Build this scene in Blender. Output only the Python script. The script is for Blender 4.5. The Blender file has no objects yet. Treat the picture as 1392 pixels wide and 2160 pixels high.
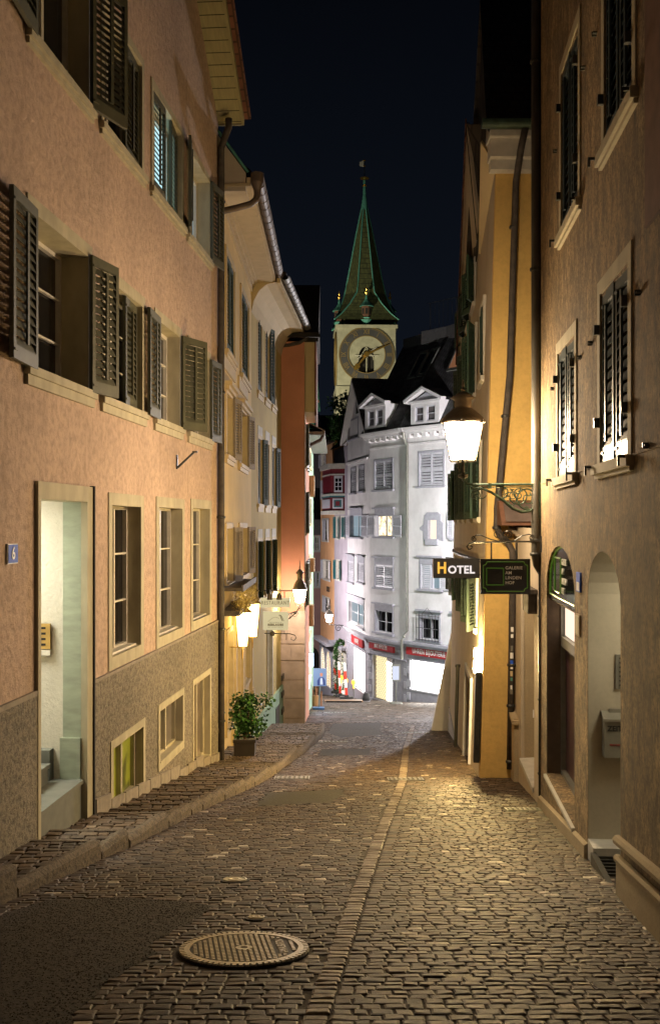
import bpy, math, random
from math import radians as R, sin, cos, pi, sqrt, atan2
from mathutils import Vector, Matrix
random.seed(7)
SC = bpy.context.scene
COL = SC.collection
# ------------------------------------------------------------------ camera, sky, exposure
cam = bpy.data.cameras.new("camera"); co = bpy.data.objects.new("camera", cam); COL.objects.link(co)
FPX, CX, CY = 2224.0, 696.0, 1105.0          # the lens in pixels of the photograph; eye height is z = 0
cam.sensor_fit = 'VERTICAL'; cam.sensor_height = 36.0; cam.lens = 36.0*FPX/2160.0
cam.shift_y = 25.0/2160.0; cam.clip_end = 3000; cam.clip_start = 0.05
co.location = (0, 0, 0); co.rotation_euler = (R(90), 0, 0); SC.camera = co
w = bpy.data.worlds.new("World"); SC.world = w; w.use_nodes = True
wn = w.node_tree; bg = wn.nodes['Background']
tc = wn.nodes.new('ShaderNodeTexCoord'); sx = wn.nodes.new('ShaderNodeSeparateXYZ'); cr = wn.nodes.new('ShaderNodeValToRGB')
wn.links.new(tc.outputs['Generated'], sx.inputs[0]); wn.links.new(sx.outputs['Z'], cr.inputs[0]); wn.links.new(cr.outputs[0], bg.inputs[0])
cr.color_ramp.elements[0].color = (.0075, .0105, .0175, 1); cr.color_ramp.elements[1].color = (.0022, .0030, .0050, 1); cr.color_ramp.elements[1].position = .45
bg.inputs[1].default_value = 0.52
SC.view_settings.view_transform = 'Standard'; SC.view_settings.look = 'None'; SC.view_settings.exposure = 0.55; SC.view_settings.gamma = 1
SC.cycles.max_bounces = 8; SC.cycles.diffuse_bounces = 5; SC.cycles.glossy_bounces = 3; SC.cycles.sample_clamp_indirect = 4
# ------------------------------------------------------------------ materials
def new_mat(n):
    m = bpy.data.materials.new(n); m.use_nodes = True; nt = m.node_tree
    return m, nt, nt.nodes['Principled BSDF']
def noise(nt, scale, detail=5, vec=None, rough=.55, stretch=None):
    t = nt.nodes.new('ShaderNodeTexNoise'); t.inputs['Scale'].default_value = scale; t.inputs['Detail'].default_value = detail; t.inputs['Roughness'].default_value = rough
    c = nt.nodes.new('ShaderNodeTexCoord')
    if stretch:
        mp = nt.nodes.new('ShaderNodeMapping'); mp.inputs['Scale'].default_value = stretch
        nt.links.new(c.outputs['Object'], mp.inputs[0]); nt.links.new(mp.outputs[0], t.inputs[0])
    else: nt.links.new(c.outputs['Object'], t.inputs[0])
    return t
def ramp(nt, src, a, b, p0=.35, p1=.65):
    r = nt.nodes.new('ShaderNodeValToRGB'); r.color_ramp.elements[0].color = (*a, 1); r.color_ramp.elements[1].color = (*b, 1)
    r.color_ramp.elements[0].position = p0; r.color_ramp.elements[1].position = p1
    nt.links.new(src, r.inputs[0]); return r
def mixc(nt, fac, a, b, mode='MULTIPLY'):
    m = nt.nodes.new('ShaderNodeMix'); m.data_type = 'RGBA'; m.blend_type = mode
    if hasattr(fac, 'links'): nt.links.new(fac, m.inputs[0])
    else: m.inputs[0].default_value = fac
    for i, x in ((6, a), (7, b)):
        if hasattr(x, 'links'): nt.links.new(x, m.inputs[i])
        else: m.inputs[i].default_value = (*x, 1)
    return m
def bump(nt, p, h, s, d=.02):
    b = nt.nodes.new('ShaderNodeBump'); b.inputs['Strength'].default_value = s; b.inputs['Distance'].default_value = d
    nt.links.new(h, b.inputs['Height']); nt.links.new(b.outputs[0], p.inputs['Normal']); return b
def mul(c, k): return tuple(min(1, x*k) for x in c)
def stucco(n, c, grain=60, bs=.5, bd=.012, stain=.6, streak=True, dirt=(.35, .30, .24), grit=.75):
    m, nt, p = new_mat(n)
    a = noise(nt, grain, 6, rough=.7); big = noise(nt, .9, 4)
    r = ramp(nt, a.outputs[0], mul(c, grit), c, .36, .56)
    x = mixc(nt, 1, r.outputs[0], ramp(nt, big.outputs[0], (.80, .79, .77), (1.05, 1.04, 1.02), .3, .7).outputs[0])
    if streak:
        d2 = noise(nt, 1.6, 9, rough=.7); f2 = ramp(nt, d2.outputs[0], (0, 0, 0), (stain*.75,)*3, .54, .70)
        x = mixc(nt, f2.outputs[0], x.outputs[2], mul(c, .62), 'MIX')
        s = noise(nt, 3, 8, stretch=(1.6, 1.6, .30), rough=.72)
        f = ramp(nt, s.outputs[0], (0, 0, 0), (stain,)*3, .54, .78)
        x = mixc(nt, f.outputs[0], x.outputs[2], mul(dirt, 1), 'MIX')
    nt.links.new(x.outputs[2], p.inputs['Base Color']); p.inputs['Roughness'].default_value = .9
    bump(nt, p, a.outputs[0], bs, bd); return m
def simple(n, c, rough=.6, metal=0, var=.25, scale=8, bs=.15, stretch=None, bd=.005):
    m, nt, p = new_mat(n); t = noise(nt, scale, 6, stretch=stretch)
    r = ramp(nt, t.outputs[0], mul(c, 1-var), mul(c, 1+var), .3, .7)
    nt.links.new(r.outputs[0], p.inputs['Base Color']); p.inputs['Roughness'].default_value = rough; p.inputs['Metallic'].default_value = metal
    if bs: bump(nt, p, t.outputs[0], bs, bd)
    return m
def emit(n, c, s, pattern=None):
    m, nt, p = new_mat(n); p.inputs['Base Color'].default_value = (.02, .02, .02, 1); p.inputs['Emission Color'].default_value = (*c, 1); p.inputs['Emission Strength'].default_value = s
    p.inputs['Roughness'].default_value = .3
    if pattern:
        t = noise(nt, pattern, 3); r = ramp(nt, t.outputs[0], mul(c, .25), c, .38, .56); nt.links.new(r.outputs[0], p.inputs['Emission Color'])
    return m
M = {}
M['pink'] = stucco('pink_roughcast', (.57, .41, .31), 13, .9, .03, .8, dirt=(.27, .18, .12), grit=.70)
M['gravel'] = stucco('gravel_roughcast', (.31, .265, .19), 26, 1.0, .04, .35, grit=.38)
M['gravel_cap'] = simple('cement_cap', (.26, .22, .17), .9, 0, .2, 14)
M['sand'] = simple('sandstone', (.40, .355, .24), .85, 0, .16, 6, .25, (1, 1, .5))
M['sandg'] = simple('greenish_sandstone', (.32, .36, .27), .85, 0, .16, 5, .4, (1, 1, 3))
M['palestone'] = simple('pale_stone', (.52, .50, .44), .85, 0, .12, 8, .2)
M['olive'] = simple('olive_shutter_paint', (.08, .08, .052), .6, 0, .2, 5, .1)
M['darkgreen'] = simple('dark_green_shutter_paint', (.028, .05, .038), .85, 0, .2, 5, .05)
M['bluegreen'] = simple('blue_green_shutter_paint', (.035, .055, .06), .42, 0, .2, 5, .05)
M['teal'] = simple('teal_shutter_paint', (.03, .13, .14), .45, 0, .2, 5, .05)
M['greenpaint'] = simple('green_shutter_paint', (.03, .075, .048), .6, 0, .2, 5, .05)
M['taupe'] = simple('taupe_shutter_paint', (.26, .21, .15), .85, 0, .15, 5, .05)
M['whiteshut'] = simple('pale_grey_shutter_paint', (.48, .48, .52), .5, 0, .08, 5, .05)
M['whitepaint'] = simple('white_window_paint', (.62, .58, .50), .5, 0, .1, 10, .05)
M['greystone'] = simple('grey_stone_trim', (.33, .33, .37), .8, 0, .12, 6, .15)
M['glass'] = simple('dark_window_glass', (.012, .012, .013), .06, 0, .3, 1.2, .02)
M['dark'] = simple('dark_interior', (.02, .017, .014), .9, 0, .3, 4, 0)
M['cream'] = stucco('cream_plaster', (.66, .49, .20), 40, .15, .004, .25, dirt=(.45, .36, .2), grit=.93)
M['creamtrim'] = simple('cream_moulding', (.47, .37, .21), .75, 0, .1, 6, .1)
M['ochre'] = stucco('ochre_plaster', (.50, .38, .12), 50, .25, .006, .3, dirt=(.3, .24, .1), grit=.88)
M['covecream'] = simple('cove_plaster', (.50, .40, .23), .85, 0, .06, 3, .05)
M['salmon'] = stucco('salmon_plaster', (.60, .27, .17), 50, .2, .005, .2, dirt=(.4, .18, .12), grit=.92)
M['mint'] = stucco('mint_plaster', (.30, .47, .34), 40, .2, .005, .2, dirt=(.35, .42, .33), grit=.93)
M['white'] = stucco('white_plaster', (.70, .69, .70), 6, .2, .006, .2, dirt=(.46, .43, .43), grit=.95)
M['orange'] = stucco('orange_plaster', (.66, .36, .17), 30, .2, .006, .2, grit=.94)
M['lavender'] = stucco('lavender_plaster', (.42, .38, .44), 30, .2, .006, .2, grit=.94)
M['rose'] = stucco('rose_plaster', (.50, .30, .27), 30, .2, .006, .2, grit=.94)
M['yellow'] = stucco('yellow_plaster', (.70, .47, .15), 12, .45, .012, .5, dirt=(.45, .27, .07), grit=.88)
M['beige'] = stucco('beige_plaster', (.50, .43, .33), 45, .25, .006, .3, dirt=(.34, .28, .2), grit=.93)
M['ochre2'] = stucco('tan_plaster', (.40, .32, .20), 55, .5, .008, .4, dirt=(.2, .15, .09), grit=.85)
def streaky():
    m, nt, p = new_mat('weathered_brown_stucco')
    a = noise(nt, 9, 10, stretch=(1, 1, .6), rough=.80); g = noise(nt, 90, 5, rough=.7); big = noise(nt, 1.1, 6, stretch=(1, 1, .4))
    r = ramp(nt, a.outputs[0], (.11, .078, .042), (.45, .325, .18), .38, .58)
    sp_k = ramp(nt, noise(nt, 30, 6, rough=.8).outputs[0], (.42, .40, .36), (1.12, 1.1, 1.06), .40, .56)
    r = type('o', (), {'outputs': [mixc(nt, 1, r.outputs[0], sp_k.outputs[0]).outputs[2]]})
    x = mixc(nt, 1, r.outputs[0], ramp(nt, big.outputs[0], (.55, .53, .50), (1.15, 1.1, 1.02), .35, .65).outputs[0])
    nt.links.new(x.outputs[2], p.inputs['Base Color']); p.inputs['Roughness'].default_value = .9
    d1 = noise(nt, 9, 10, stretch=(.5, .5, .25), rough=.85); f1 = ramp(nt, d1.outputs[0], (0, 0, 0), (.85, .85, .85), .46, .62)
    x = mixc(nt, f1.outputs[0], x.outputs[2], (.085, .066, .042), 'MIX'); nt.links.new(x.outputs[2], p.inputs['Base Color'])
    ad = nt.nodes.new('ShaderNodeMath'); nt.links.new(a.outputs[0], ad.inputs[0]); nt.links.new(g.outputs[0], ad.inputs[1])
    bump(nt, p, ad.outputs[0], .6, .014); return m
M['brownst'] = streaky()
M['nicheplaster'] = stucco('smooth_niche_plaster', (.50, .46, .36), 30, .3, .006, .3, dirt=(.35, .31, .24), grit=.93)
M['corridor'] = stucco('white_corridor_plaster', (.70, .67, .58), 22, .6, .02, .3, dirt=(.45, .42, .33), grit=.93)
M['iron'] = simple('dark_painted_iron', (.05, .05, .045), .4, .5, .3, 20)
M['greeniron'] = simple('green_painted_iron', (.05, .09, .065), .4, .3, .3, 12)
M['pipe'] = simple('weathered_copper_pipe', (.055, .045, .038), .75, .0, .4, 10)
M['greypipe'] = simple('grey_zinc_pipe', (.10, .095, .08), .55, .2, .45, 5, .1, (1, 1, .3))
M['gutter'] = simple('copper_gutter', (.10, .07, .05), .6, .15, .3, 4)
M['verdigris'] = simple('verdigris_copper', (.09, .30, .24), .6, .2, .3, 6)
M['board'] = simple('painted_soffit_boards', (.30, .27, .14), .7, 0, .15, 4, .1, (1, 6, 1))
M['gold'] = simple('gilding', (.75, .45, .10), .3, .9, .2, 6)
M['leaf'] = simple('glossy_leaf', (.035, .10, .02), .35, 0, .5, 12, 0)
M['twig'] = simple('dried_golden_twigs', (.42, .33, .12), .5, .2, .5, 20, 0)
M['bark'] = simple('bark', (.08, .05, .03), .9)
M['planter'] = simple('dark_planter_metal', (.035, .028, .022), .4, .2, .2, 5)
M['black'] = simple('black_sign_face', (.012, .012, .013), .3, 0, .1, 5, 0)
M['whitetext'] = simple('white_letter_paint', (.75, .75, .72), .5, 0, .05, 5, 0)
M['greentext'] = emit('green_sign_line', (.20, .48, .02), .13)
M['red'] = simple('red_sign_paint', (.42, .03, .035), .4, 0, .1, 5, 0)
M['whiteplastic'] = simple('white_plastic', (.75, .74, .72), .4, 0, .05, 5, 0)
M['redplastic'] = simple('red_reflective_band', (.70, .05, .03), .4, 0, .05, 5, 0)
M['blackrub'] = simple('black_rubber', (.03, .03, .03), .7)
M['bluesign'] = simple('blue_enamel', (.012, .09, .60), .7, 0, .05, 5, 0)
M['brass'] = simple('brass_plate', (.45, .30, .10), .4, .6, .2, 9)
M['greymetal'] = simple('grey_metal', (.22, .22, .19), .45, .5, .15, 9)
M['greybox'] = simple('grey_mailbox_paint', (.20, .19, .15), .7, .0, .15, 9)
M['manhole'] = simple('worn_cast_iron', (.50, .44, .33), .38, .45, .2, 12, .1)
M['manholedark'] = simple('cast_iron_recess', (.03, .026, .02), .6, .3, .3, 15)
M['asphalt'] = stucco('asphalt', (.05, .039, .030), 30, .6, .02, 0, False, grit=.4)
M['asphaltold'] = stucco('old_asphalt', (.055, .05, .042), 90, 1.0, .01, 0, False, grit=.5)
M['kerbstone'] = stucco('granite_kerb', (.18, .14, .095), 28, 1, .02, .3, False, grit=.45)
M['concrete'] = simple('concrete_step', (.15, .155, .13), .85, 0, .15, 9, .3)
M['joint'] = stucco('joint_sand', (.05, .035, .022), 60, .8, .01, 0, False, grit=.6)
M['terrain'] = stucco('dark_ground', (.06, .055, .045), 10, .5, .02, 0, False)
M['maroon'] = simple('maroon_oriel_paint', (.15, .012, .02), .5, 0, .1, 5, 0)
M['terracotta'] = simple('terracotta', (.30, .14, .07), .8)
M['wood'] = simple('varnished_wood', (.30, .16, .06), .5, 0, .2, 6, .1, (1, 1, .2))
M['posterdark'] = simple('aubergine_poster', (.045, .016, .022), .5, 0, .3, 2, 0)
M['posterpink'] = simple('pale_pink_print', (.42, .27, .24), .5, 0, .3, 14, 0, (1, 1, .2))
M['redbrown'] = simple('red_brown_board', (.13, .06, .035), .8, 0, .25, 8, .2)
M['lampiron'] = simple('lantern_metal', (.13, .11, .085), .55, .3, .3, 10)
M['towerstone'] = stucco('tower_limestone', (.42, .40, .29), 1.2, .2, .05, .3, dirt=(.28, .26, .18), grit=.85)
M['goldpaint'] = simple('clock_numeral_gold', (.24, .16, .05), .6, .2, .1, 5, 0)
M['clockring'] = simple('clock_ring_slate', (.055, .052, .052), .6, 0, .2, .5, 0)
M['banner'] = simple('sea_green_cloth', (.05, .33, .25), .8, 0, .1, 2, 0)
M['bluecloth'] = simple('blue_cloth', (.04, .12, .4), .8, 0, .1, 2, 0)
M['photoblue'] = emit('backlit_poster_blue', (.20, .30, .50), .7)
M['photonavy'] = emit('backlit_poster_navy', (.03, .06, .25), .6)
M['photoskin'] = emit('backlit_poster_orange', (.75, .28, .15), .7)
M['photowhite'] = emit('backlit_poster_white', (.6, .65, .8), .8)
def tiles(n, c, sc=3.2):
    m, nt, p = new_mat(n)
    b = nt.nodes.new('ShaderNodeTexBrick'); b.inputs['Scale'].default_value = sc; b.inputs['Color1'].default_value = (*c, 1); b.inputs['Color2'].default_value = (*mul(c, .6), 1)
    b.inputs['Mortar'].default_value = (*mul(c, .25), 1); b.inputs['Mortar Size'].default_value = .04; b.inputs['Row Height'].default_value = .5; b.inputs['Brick Width'].default_value = .5
    tcn = nt.nodes.new('ShaderNodeTexCoord'); nt.links.new(tcn.outputs['Object'], b.inputs[0])
    n2 = noise(nt, 2, 5); x = mixc(nt, 1, b.outputs[0], ramp(nt, n2.outputs[0], (.6, .6, .6), (1.2, 1.2, 1.2)).outputs[0])
    nt.links.new(x.outputs[2], p.inputs['Base Color']); p.inputs['Roughness'].default_value = .8; bump(nt, p, b.outputs[0], .6, .03); return m
M['tiles'] = tiles('dark_roof_tiles', (.045, .035, .028))
M['slate'] = tiles('dark_slate', (.11, .105, .108))
M['redtile'] = tiles('red_roof_tiles', (.22, .09, .05))
M['mossroof'] = tiles('mossy_spire_tiles', (.095, .105, .035), 3)
def stonemat(n, lo, hi, pale=(.42, .36, .28)):
    m, nt, p = new_mat(n)
    at = nt.nodes.new('ShaderNodeAttribute'); at.attribute_name = 'tint'
    r = nt.nodes.new('ShaderNodeValToRGB'); nt.links.new(at.outputs['Fac'], r.inputs[0]); e = r.color_ramp.elements
    e[0].color = (*lo, 1); e[1].color = (*hi, 1); e[1].position = .93
    z = e.new(.96); z.color = (*pale, 1)
    t = noise(nt, 45, 6, rough=.7); x = mixc(nt, 1, r.outputs[0], ramp(nt, t.outputs[0], (.55, .55, .55), (1.25, 1.22, 1.18), .3, .7).outputs[0])
    nt.links.new(x.outputs[2], p.inputs['Base Color']); p.inputs['Roughness'].default_value = .62
    bump(nt, p, t.outputs[0], .4, .010); return m
M['setts'] = stonemat('granite_setts', (.028, .018, .010), (.115, .074, .044))
M['setts2'] = stonemat('pavement_setts', (.06, .042, .026), (.17, .118, .072), (.26, .20, .14))
# lamps and lit panes
WARM = (1, .75, .475)
M['lampglass'] = emit('street_lamp_glow', WARM, 255)
M['lampglassB'] = emit('street_lamp_glow_far', (1, .80, .62), 150)
M['lampglassC'] = emit('street_lamp_glow_farthest', (1, .86, .74), 120); M['assumedglassD'] = emit('assumed_right_lamp_glow', (1, .945, .98), 2900); M['assumedglassE'] = emit('assumed_left_lamp_glow', (1, .90, .92), 1000); M['fillglassF'] = emit('rear_fill_glow', (1, .78, .50), 16)  # D and E glow in assumed unseen lanterns, F in the added fill
M['yellowglow'] = emit('yellow_lantern_glow', (1, .72, .28), 8)
M['sconceglow'] = emit('sconce_glow', (1, .69, .27), 2300)
M['corrlight'] = emit('assumed_corridor_glow', (1, .98, .84), 30)
M['bluelit'] = emit('cool_lit_pane', (.42, .68, .74), .95)
M['curtlit'] = emit('curtained_lit_pane', (.36, .50, .58), .42)
M['warmlit'] = emit('warm_lit_pane', (1, .80, .48), 1.6, 5)
M['pinklit'] = emit('pale_lit_pane', (1, .78, .60), .9)
M['yellowlit'] = emit('yellow_lit_cellar', (.30, .25, .012), .55, 4)
M['dimcellar'] = emit('dim_cellar_pane', (.20, .12, .05), .6, 2)
M['cellarlit'] = emit('warm_lit_cellar', (.55, .30, .10), .8, 2)
M['shop'] = emit('jewellery_window_glow', (1, .97, .90), 9)
M['shopdoor'] = emit('lit_door_glow', (.85, .72, .42), 1.3)
M['shopwarm'] = emit('arcade_window_glow', (1, .90, .68), 1.6)
M['blueshop'] = emit('blue_shop_glow', (.55, .70, 1), 9)
M['orangelamp'] = emit('amber_beacon', (1, .42, .02), 3)
M['hotel'] = emit('lit_white_letters', (.85, .76, .74), .75)
M['hotelH'] = emit('lit_golden_letter', (.95, .46, .05), .8)
M['corrwall'] = M['corridor']
M['floodlens'] = emit('floodlight_lens', (1, .93, .62), 20)
M['orangesky'] = emit('dull_orange_pane', (.20, .085, .04), .6)
M['signcream'] = emit('softly_lit_sign_face', (.66, .57, .33), .62)
M['sigletter'] = simple('grey_sign_letter', (.12, .10, .06), .6, 0, .1, 5, 0)
M['neon'] = emit('small_neon_sign', (.6, .75, 1), 6, 5)
# ------------------------------------------------------------------ helpers
OFF = {}
def root(name, label, cat, loc=(0, 0, 0), rz=0, group=None, kind=None):
    o = bpy.data.objects.new(name, None); COL.objects.link(o); o.empty_display_size = .1
    o.location = loc; o.rotation_euler = (0, 0, rz)
    tag(o, label, cat, group, kind); return o
def tag(o, label=None, cat=None, group=None, kind=None):
    if label: o['label'] = label
    if cat: o['category'] = cat
    if group: o['group'] = group
    if kind: o['kind'] = kind
    return o
SPLIT = {'shutter_catch': 'shutter_catch', 'wall_anchors': 'wall_anchor', 'corner_bands': 'corner_band', 'blind_box': 'blind_box', 'quoin_blocks': 'quoin_block', 'clips': 'clip', 'base_moulding': 'base_moulding', 'gilded_ball': 'gilded_ball', 'finial_ball': 'finial_ball', 'turret_window': 'turret_window', 'lit_pane': 'lit_pane', 'footing_stones': 'footing_stone', 'bell_buttons': 'bell_button', 'rolled_parasols': 'rolled_parasol', 'name_strips': 'name_strip', 'window_piece': 'window_piece', 'moulding': 'moulding', 'plinth_cap': 'plinth_cap', 'hand_struts': 'hand_strut', 'turret_roof': 'turret_roof', 'cornice': 'cornice'}
def islands(v, f):
    p = list(range(len(v)))
    def fd(a):
        while p[a] != a: p[a] = p[p[a]]; a = p[a]
        return a
    for q in f:
        for k in q[1:]: p[fd(k)] = fd(q[0])
    g = {}
    for q in f: g.setdefault(fd(q[0]), []).append(q)
    out = []
    for fs in g.values():
        ids = sorted({i for q in fs for i in q}); mp = {i: k for k, i in enumerate(ids)}; out.append(([v[i] for i in ids], [tuple(mp[i] for i in q) for q in fs]))
    return out
class MB:
    def __init__(s): s.v = []; s.f = []
    def poly(s, pts): b = len(s.v); s.v += [tuple(p) for p in pts]; s.f.append(tuple(range(b, b+len(pts)))); return s
    def box(s, x0, x1, y0, y1, z0, z1):
        if x0 > x1: x0, x1 = x1, x0
        if y0 > y1: y0, y1 = y1, y0
        if z0 > z1: z0, z1 = z1, z0
        b = len(s.v); s.v += [(x, y, z) for z in (z0, z1) for y in (y0, y1) for x in (x0, x1)]
        s.f += [tuple(b+i for i in q) for q in ((0, 2, 3, 1), (4, 5, 7, 6), (0, 1, 5, 4), (2, 6, 7, 3), (0, 4, 6, 2), (1, 3, 7, 5))]; return s
    def prism(s, a, bb):          # two matching outlines
        n = len(a); b = len(s.v); s.v += [tuple(p) for p in a]+[tuple(p) for p in bb]
        s.f.append(tuple(b+i for i in range(n))[::-1]); s.f.append(tuple(b+n+i for i in range(n)))
        for i in range(n): j = (i+1) % n; s.f.append((b+i, b+j, b+n+j, b+n+i))
        return s
    def ext(s, pts2, y0, y1):     # outline in (x,z) pushed through y
        return s.prism([(x, y0, z) for x, z in pts2], [(x, y1, z) for x, z in pts2])
    def extz(s, pts2, z0, z1): return s.prism([(x, y, z0) for x, y in pts2], [(x, y, z1) for x, y in pts2])
    def tube(s, pts, r, n=6, cap=True):
        pts = [Vector(p) for p in pts]; rs = r if isinstance(r, (list, tuple)) else [r]*len(pts); rings = []
        up = Vector((0.13, 0.21, 1)).normalized()
        for i, p in enumerate(pts):
            t = (pts[min(i+1, len(pts)-1)]-pts[max(i-1, 0)]).normalized()
            a = t.cross(up)
            if a.length < .05: a = t.cross(Vector((1, 0, 0)))
            a.normalize(); c = t.cross(a); b = len(s.v); rings.append(b)
            for k in range(n):
                q = p+(a*cos(2*pi*k/n)+c*sin(2*pi*k/n))*rs[i]; s.v.append(tuple(q))
        for i in range(len(rings)-1):
            for k in range(n): j = (k+1) % n; s.f.append((rings[i]+k, rings[i]+j, rings[i+1]+j, rings[i+1]+k))
        if cap: s.f.append(tuple(rings[0]+k for k in range(n))[::-1]); s.f.append(tuple(rings[-1]+k for k in range(n)))
        return s
    def lathe(s, cx, cy, prof, n=16, ph=0, sq=(1, 1)):
        b = len(s.v)
        for r, z in prof:
            for k in range(n): a = ph+2*pi*k/n; s.v.append((cx+r*cos(a)*sq[0], cy+r*sin(a)*sq[1], z))
        for i in range(len(prof)-1):
            for k in range(n): j = (k+1) % n; s.f.append((b+i*n+k, b+i*n+j, b+(i+1)*n+j, b+(i+1)*n+k))
        s.f.append(tuple(b+k for k in range(n))[::-1]); s.f.append(tuple(b+(len(prof)-1)*n+k for k in range(n))); return s
    def build(s, name, mat, parent=None, smooth=False, off=None, mats=None, mi=None):
        if name in SPLIT and parent and not getattr(s, 'one', False):
            res = None
            for v_, f_ in islands(s.v, s.f): k = MB(); k.one = True; k.v, k.f = v_, f_; res = k.build(SPLIT[name], mat, parent, smooth)
            return res
        o_ = Vector(off) if off is not None else (OFF.get(parent.name, Vector((0, 0, 0))) if parent else Vector((0, 0, 0)))
        me = bpy.data.meshes.new(name); me.from_pydata([tuple(Vector(p)-o_) for p in s.v], [], s.f)
        if mats:
            for m_ in mats: me.materials.append(m_)
            me.polygons.foreach_set('material_index', mi)
        else: me.materials.append(mat)
        if smooth: me.polygons.foreach_set('use_smooth', [True]*len(me.polygons))
        me.update(); o = bpy.data.objects.new(name, me); COL.objects.link(o)
        if parent: o.parent = parent; OFF[o.name] = o_
        elif off is not None: o.location = off
        return o
def ident(o): return o
class Facade:
    """A wall line seen from outside: x runs to the viewer's right, y into the building, z up."""
    def __init__(s, x0, y0, x1, y1):
        s.A = Vector((x0, y0)); e = Vector((x1-x0, y1-y0)); s.L = e.length; s.e = e/s.L; s.rz = atan2(s.e.y, s.e.x)
    def s(s, px, o=0):                      # o: how far in front of the wall
        u = (px-CX)/FPX; A = s.A+Vector((s.e.y, -s.e.x))*o; e = s.e
        d = (A.x*e.y-A.y*e.x)/(u*e.y-e.x); return (u*d-A.x)*e.x+(d-A.y)*e.y, d
    def x(s, px, o=0): return s.s(px, o)[0]
    def z(s, px, py, o=0): return (CY-py)/FPX*s.s(px, o)[1]
    def root(s, name, label, cat, zb, group=None):
        r = root(name, label, cat, (s.A.x, s.A.y, zb), s.rz, group); OFF[r.name] = Vector((0, 0, zb)); return r
    def child(s, other_root, zb):            # a helper frame for a second face of the same house
        pass
def P(px, py, d): return Vector(((px-CX)/FPX*d, d, (CY-py)/FPX*d))
def road_z(y): return -1.5-.136*y if y < 14.3 else -3.445-.14*(y-14.3)
def G(px, py):
    v = (py-CY)/FPX; d = 1.5/(v-.136)
    if d > 14.3 or d < 0: d = (3.445-.14*14.3)/(v-.14)
    return Vector(((px-CX)/FPX*d, d, road_z(d)))
def text(s, size, mat, parent, loc, rot, name='lettering', bold=.0, ext=.002, align='CENTER', sx_=1, sp=1):
    c = bpy.data.curves.new(name, 'FONT'); c.body = s; c.size = size; c.extrude = ext; c.offset = bold; c.align_x = align; c.align_y = 'CENTER'; c.space_character = sp; c.resolution_u = 3
    o = bpy.data.objects.new('tmp', c); COL.objects.link(o); dg = bpy.context.evaluated_depsgraph_get(); dg.update()
    me = bpy.data.meshes.new_from_object(o.evaluated_get(dg)); bpy.data.objects.remove(o); me.name = name; me.materials.clear(); me.materials.append(mat)
    t = bpy.data.objects.new(name, me); COL.objects.link(t); t.parent = parent; t.location = Vector(loc)-(OFF.get(parent.name, Vector((0, 0, 0))) if parent else Vector((0, 0, 0))); t.rotation_euler = rot; t.scale = (sx_, 1, 1); return t
FR = (pi/2, 0, 0)
# walls with real openings; hole = (x0,x1,z0,z1)
def wall_grid(mb, x0, x1, z0, z1, holes, y=0, reveal=.25):
    xs = sorted({x0, x1}|{h for q in holes for h in q[:2] if x0 < h < x1}); zs = sorted({z0, z1}|{h for q in holes for h in q[2:4] if z0 < h < z1})
    # subdivide long cells for nothing: planar quads are fine
    for i in range(len(xs)-1):
        for j in range(len(zs)-1):
            cx_, cz = (xs[i]+xs[i+1])/2, (zs[j]+zs[j+1])/2
            if any(q[0] < cx_ < q[1] and q[2] < cz < q[3] for q in holes): continue
            mb.poly([(xs[i], y, zs[j]), (xs[i+1], y, zs[j]), (xs[i+1], y, zs[j+1]), (xs[i], y, zs[j+1])])
    for q in holes:
        a, b, c, d = max(q[0], x0), min(q[1], x1), max(q[2], z0), min(q[3], z1)
        if a >= b or c >= d: continue
        r = reveal
        mb.poly([(a, y, c), (a, y, d), (a, y+r, d), (a, y+r, c)]); mb.poly([(b, y, c), (b, y+r, c), (b, y+r, d), (b, y, d)])
        if q[3] <= z1: mb.poly([(a, y, d), (b, y, d), (b, y+r, d), (a, y+r, d)])
        if q[2] >= z0: mb.poly([(a, y, c), (a, y+r, c), (b, y+r, c), (b, y, c)])
def shell(mb, x0, x1, z0, z1, depth=5):
    mb.poly([(x0, 0, z0), (x0, 0, z1), (x0, depth, z1), (x0, depth, z0)]); mb.poly([(x1, 0, z0), (x1, depth, z0), (x1, depth, z1), (x1, 0, z1)])
    mb.poly([(x0, depth, z0), (x0, depth, z1), (x1, depth, z1), (x1, depth, z0)]); mb.poly([(x0, 0, z1), (x1, 0, z1), (x1, depth, z1), (x0, depth, z1)])
SH = {}
def shutter_mesh(w, h, n, matk, sp=.055):
    k = (round(w, 2), round(h, 2), n, matk)
    if k in SH: return SH[k]
    mb = MB(); st = min(.055, w*.16); t = .035
    mb.box(0, st, 0, t, 0, h); mb.box(w-st, w, 0, t, 0, h); mb.box(st, w-st, 0, t, 0, .10*h**.5); mb.box(st, w-st, 0, t, h-.075*h**.5, h)
    a, b = .10*h**.5, h-.075*h**.5
    for i in range(n):
        z = a+(b-a)*(i+.5)/n; dz = (b-a)/n*.62
        mb.prism([(st, -.002, z-dz), (w-st, -.002, z-dz), (w-st, .006, z-dz+.004), (st, .006, z-dz+.004)], [(st, t-.008, z+dz*.55), (w-st, t-.008, z+dz*.55), (w-st, t, z+dz*.55+.004), (st, t, z+dz*.55+.004)])
    mb.box(w*.46, w*.54, -.018, -.002, a+.03, b-.03)     # control rod
    mb.box(st*.2, st*1.6, -.008, 0, .06, .08); mb.box(st*.2, st*1.6, -.008, 0, h-.10, h-.08)
    me = bpy.data.meshes.new('shutter'); me.from_pydata(mb.v, [], mb.f); me.materials.append(M[matk]); SH[k] = me; return me
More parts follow.
